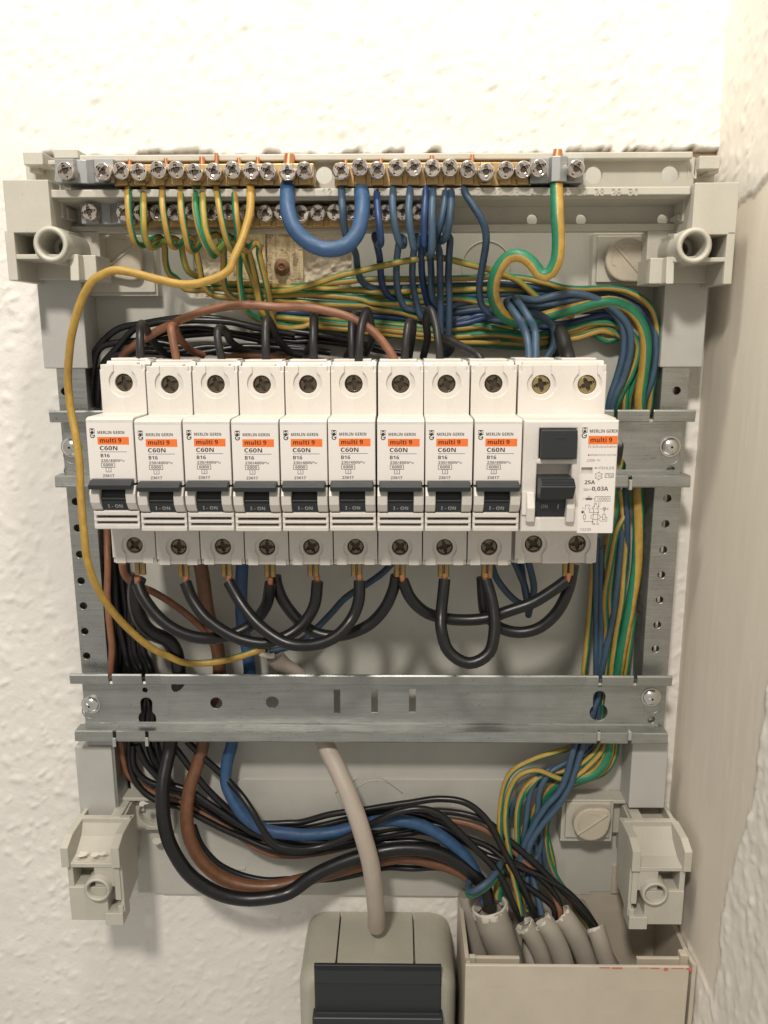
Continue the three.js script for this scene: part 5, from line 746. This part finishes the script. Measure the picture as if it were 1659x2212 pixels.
// ---------------------------------------------------------------- cable duct and the sheathed cables in it
const duct = thing('cable_duct', 'cut off beige cable duct in the corner with red pencil marks on its rim', 'cable duct', [97, -450, 0]);
{
  const t = duct, X0 = 43.5, X1 = 151, YT2 = -290.5, YL = -470, ZF = 57;
  mesh('back_wall', bx(X0, X1, YL, YT2 + 16, 1.2, 2.6, 0.2), M.trunk, t);
  mesh('front_cover', bx(X0 - 0.5, X1 - 4, YL, YT2 + 3.2, ZF - 1.6, ZF, 0.4), M.trunk, t);
  mesh('side_wall_panel', alongX([[YT2 + 0.5, 2.4], [YT2 + 0.5, ZF - 8], [YT2 + 4, ZF - 1.8], [YL, ZF - 1.8], [YL, 2.4]], X0, X0 + 2, 0.2), M.trunk, t);
  mesh('side_wall_panel', alongX([[YT2 + 4, 2.4], [YT2 + 1, ZF - 14], [YT2 + 3, ZF - 1.8], [YL, ZF - 1.8], [YL, 2.4]], X1 - 2, X1, 0.2), M.trunk, t);
  mesh('clip_edge', [bx(X0 + 2, X0 + 5, YT2 - 12, YT2 + 2, ZF - 9, ZF - 6.5, 0.4), bx(X0 + 4, X0 + 26, YT2 - 12, YT2 + 0.8, ZF - 9.6, ZF - 7.6, 0.4)], M.trunk, t);
  mesh('clip_edge', [bx(X1 - 26, X1 - 3, YT2 - 12, YT2 + 1.2, ZF - 9.6, ZF - 7.6, 0.4), bx(X1 - 6, X1 - 2, YT2 - 12, YT2 + 4, ZF - 11, ZF - 6.6, 0.6)], M.trunk, t);
  mesh('upright_tongue', [bx(at(1335, 1990, 6)[0] - 4, at(1335, 1990, 6)[0] + 4, YT2 + 2, YT2 + 19, 2.4, 4, 0.3), bx(at(1335, 1990, 6)[0] + 2.5, at(1335, 1990, 6)[0] + 4.2, YT2, YT2 + 19, 2.4, 8, 0.3)], M.trunk, t);
  const redM = std(0.50, 0.15, 0.13, 0.8); const mk = []; for (const [a, b, y, h] of [[1295, 1318, 2090, 0.6], [1322, 1345, 2089, 0.9], [1380, 1402, 2089, 0.4], [1405, 1425, 2089, 0.7], [1434, 1443, 2091, 1.7], [1450, 1478, 2088, 0.5], [1482, 1500, 2088, 0.9], [1496, 1506, 2088, 1.8]]) { const q = pr(a, y, b, y + 3, ZF); mk.push(bx(q[0], Math.min(q[1], X1 - 4.5), YT2 + 2.9 - h, YT2 + 2.9, ZF - 0.1, ZF + 0.12, 0.05)); } mesh('pencil_mark', mk, redM, t);
}
function sheathed(label, r, spec, mouthTilt, group) {
  const pts = path(spec), t = thing('sheathed_cable', label, 'cable', [pts[0].x, -420, 30], group);
  const curve = new THREE.CatmullRomCurve3(pts), n = 40, R = 26, P = curve.getSpacedPoints(n), fr = curve.computeFrenetFrames(n), pos = [], idx = [];
  const k = hash(Math.round(r * 10), Math.round(pts[0].x)) * 50;
  for (let i = 0; i <= n; i++) for (let j = 0; j <= R; j++) { const a = j / R * Math.PI * 2, rag = i === 0 ? 1.8 * fbm(j * 0.9, k, 200, 2) * r / 4 : 0, wob = 1 + 0.10 * fbm(i / 6 + k, Math.cos(a) * 1.2 + 3, 205, 2) + (i < 3 ? 0.06 * (3 - i) * vnoise(j / 2, k, 7) : 0); const p = P[i].clone().addScaledVector(fr.normals[i], Math.cos(a) * r * wob).addScaledVector(fr.binormals[i], Math.sin(a) * r * wob).addScaledVector(fr.tangents[i], rag); pos.push(p.x, p.y, p.z); }
  for (let i = 0; i < n; i++) for (let j = 0; j < R; j++) { const a = i * (R + 1) + j, b = a + 1, c = a + R + 1, d = c + 1; idx.push(a, c, d, a, d, b); }
  const g = new THREE.BufferGeometry(); g.setAttribute('position', new THREE.Float32BufferAttribute(pos, 3)); g.setIndex(idx); g.computeVertexNormals(); mesh('sheath', g, M.sheath, t);
  // torn pale lip round the mouth
  const lp = [], li = [], LN = 46; for (let j = 0; j <= LN; j++) { const a = j / LN * Math.PI * 2, w = 0.7 + 1.1 * vnoise(j * 0.6, k, 210), out = 1.02 + 0.13 * vnoise(j * 0.8, k, 211); for (let m = 0; m < 5; m++) { const rr2 = [0.80, 0.86, 0.98, out, out - 0.04][m], h = [2.2 * w, -0.4 * w - 1.4 * Math.max(0, fbm(j * 0.35, k, 213, 2)), -0.7 * w - 2.0 * Math.max(0, fbm(j * 0.35, k, 213, 2)), -0.1 * w, 1.6 * w][m]; const p = P[0].clone().addScaledVector(fr.normals[0], Math.cos(a) * r * rr2).addScaledVector(fr.binormals[0], Math.sin(a) * r * rr2).addScaledVector(fr.tangents[0], h * r / 7.5 + 0.4); lp.push(p.x, p.y, p.z); } }
  for (let j = 0; j < LN; j++) for (let m = 0; m < 4; m++) { const a = j * 5 + m; li.push(a, a + 1, a + 6, a, a + 6, a + 5); }
  const lg = new THREE.BufferGeometry(); lg.setAttribute('position', new THREE.Float32BufferAttribute(lp, 3)); lg.setIndex(li); lg.computeVertexNormals(); mesh('torn_lip', lg, M.torn, t);
}
sheathed('thickest grey cable with a wide torn mouth in the cable duct', 8.6, 'N 285,335,27 310,430,28 350,540,27 380,640,25 400,760,24 405,950,24', 0);
sheathed('thin grey cable with a curled torn mouth beside the thickest one', 4.6, 'N 455,425,32 490,470,33 530,550,33 560,650,32 575,780,30 580,950,28', 0);
sheathed('grey cable with a wide curled white lip in the middle of the duct', 5.0, 'N 540,405,31 580,450,33 625,540,34 655,640,34 670,760,33 675,950,31', 0);
sheathed('smooth grey cable holding a brown and black wire in the duct', 5.4, 'N 632,375,28 675,420,30 725,510,31 765,610,31 790,720,30 800,950,28', 0);
sheathed('grey cable with a torn mouth standing apart near the plastic bracket', 4.4, 'N 806,440,30 825,490,33 850,570,35 880,660,36 900,780,36 905,950,34', 0);
one('grey cable hidden half behind the thickest one, against the duct wall', 'grey_cable', M.sheath, 6.5, 'N 190,270,10 205,350,12 222,470,13 236,580,13 240,800,13', { cat: 'cable' });
one('thin grey cable squeezed between the torn ones in the duct', 'grey_cable', M.sheath, 4.2, 'N 500,470,16 485,520,24 500,600,30 515,700,30 520,900,28', { cat: 'cable' });
one('smooth grey cable curving low behind the torn ones in the duct', 'grey_cable', M.sheath, 6, 'N 700,330,10 740,400,13 800,500,15 850,600,15 900,700,15 920,950,14', { cat: 'cable' });

// ---------------------------------------------------------------- surface switch under the panel
{
  const x0 = -37.5, x1 = 40.2, yT = -303, t = thing('surface_switch', 'grey surface mounted switch box with a dark hinged flap', 'switch', [1, -430, 0]);
  const sh = new THREE.Shape(), r = 12; sh.moveTo(x0, -450); sh.lineTo(x0, yT - r); sh.quadraticCurveTo(x0 + 0.8, yT - 0.8, x0 + r, yT); const ta = at(733, 2000, 14)[0], tb = at(893, 2000, 14)[0]; for (const q of [ta, tb]) { sh.lineTo(q - 0.45, yT); sh.lineTo(q - 0.45, yT - 5); sh.lineTo(q + 0.45, yT - 5); sh.lineTo(q + 0.45, yT); } sh.lineTo(x1 - r, yT); sh.quadraticCurveTo(x1 - 0.8, yT - 0.8, x1, yT - r); sh.lineTo(x1, -450); sh.closePath();
  const g = new THREE.ExtrudeGeometry(sh, { depth: 26, bevelEnabled: true, bevelThickness: 9, bevelSize: 6, bevelOffset: -6, bevelSegments: 7, curveSegments: 12 }).translate(0, 0, 9); 
  const p = g.attributes.position; for (let i = 0; i < p.count; i++) if (p.getZ(i) < 9) { p.setXYZ(i, p.getX(i), p.getY(i), 0.5); }
  mesh('housing', [g, bx(x0 + 1, x1 - 1, -450, yT - 5.5, 0, 14, 2)], M.box, t);
  const f0 = at(681, 2110, 44)[0], f1 = at(951, 2110, 44)[0], fy = at(800, 2087, 44)[1], fm = at(800, 2118, 46)[1], fl = at(800, 2186, 47)[1];
  mesh('flap_recess', bx(f0 - 0.5, f1 + 0.5, -450, fy + 0.6, 42.5, 44.35, 0.3), M.darkFlap, t);
  mesh('flap', [alongX([[fy, 44], [fy - 0.4, 46.6], [fm, 48], [fm - 0.4, 47], [fl, 47.2], [fl - 0.6, 50.4], [-450, 50.6], [-450, 44]], f0, f1, 0.4), bx(f0 - 1.2, f1 + 1.2, -450, fl - 0.2, 44, 50.9, 0.8)], M.darkFlap, t);
}
for (const g of ORIG) delete g.userData.o;
scene.traverse((o) => { delete o.userData.o; });
renderer.render(scene, camera);
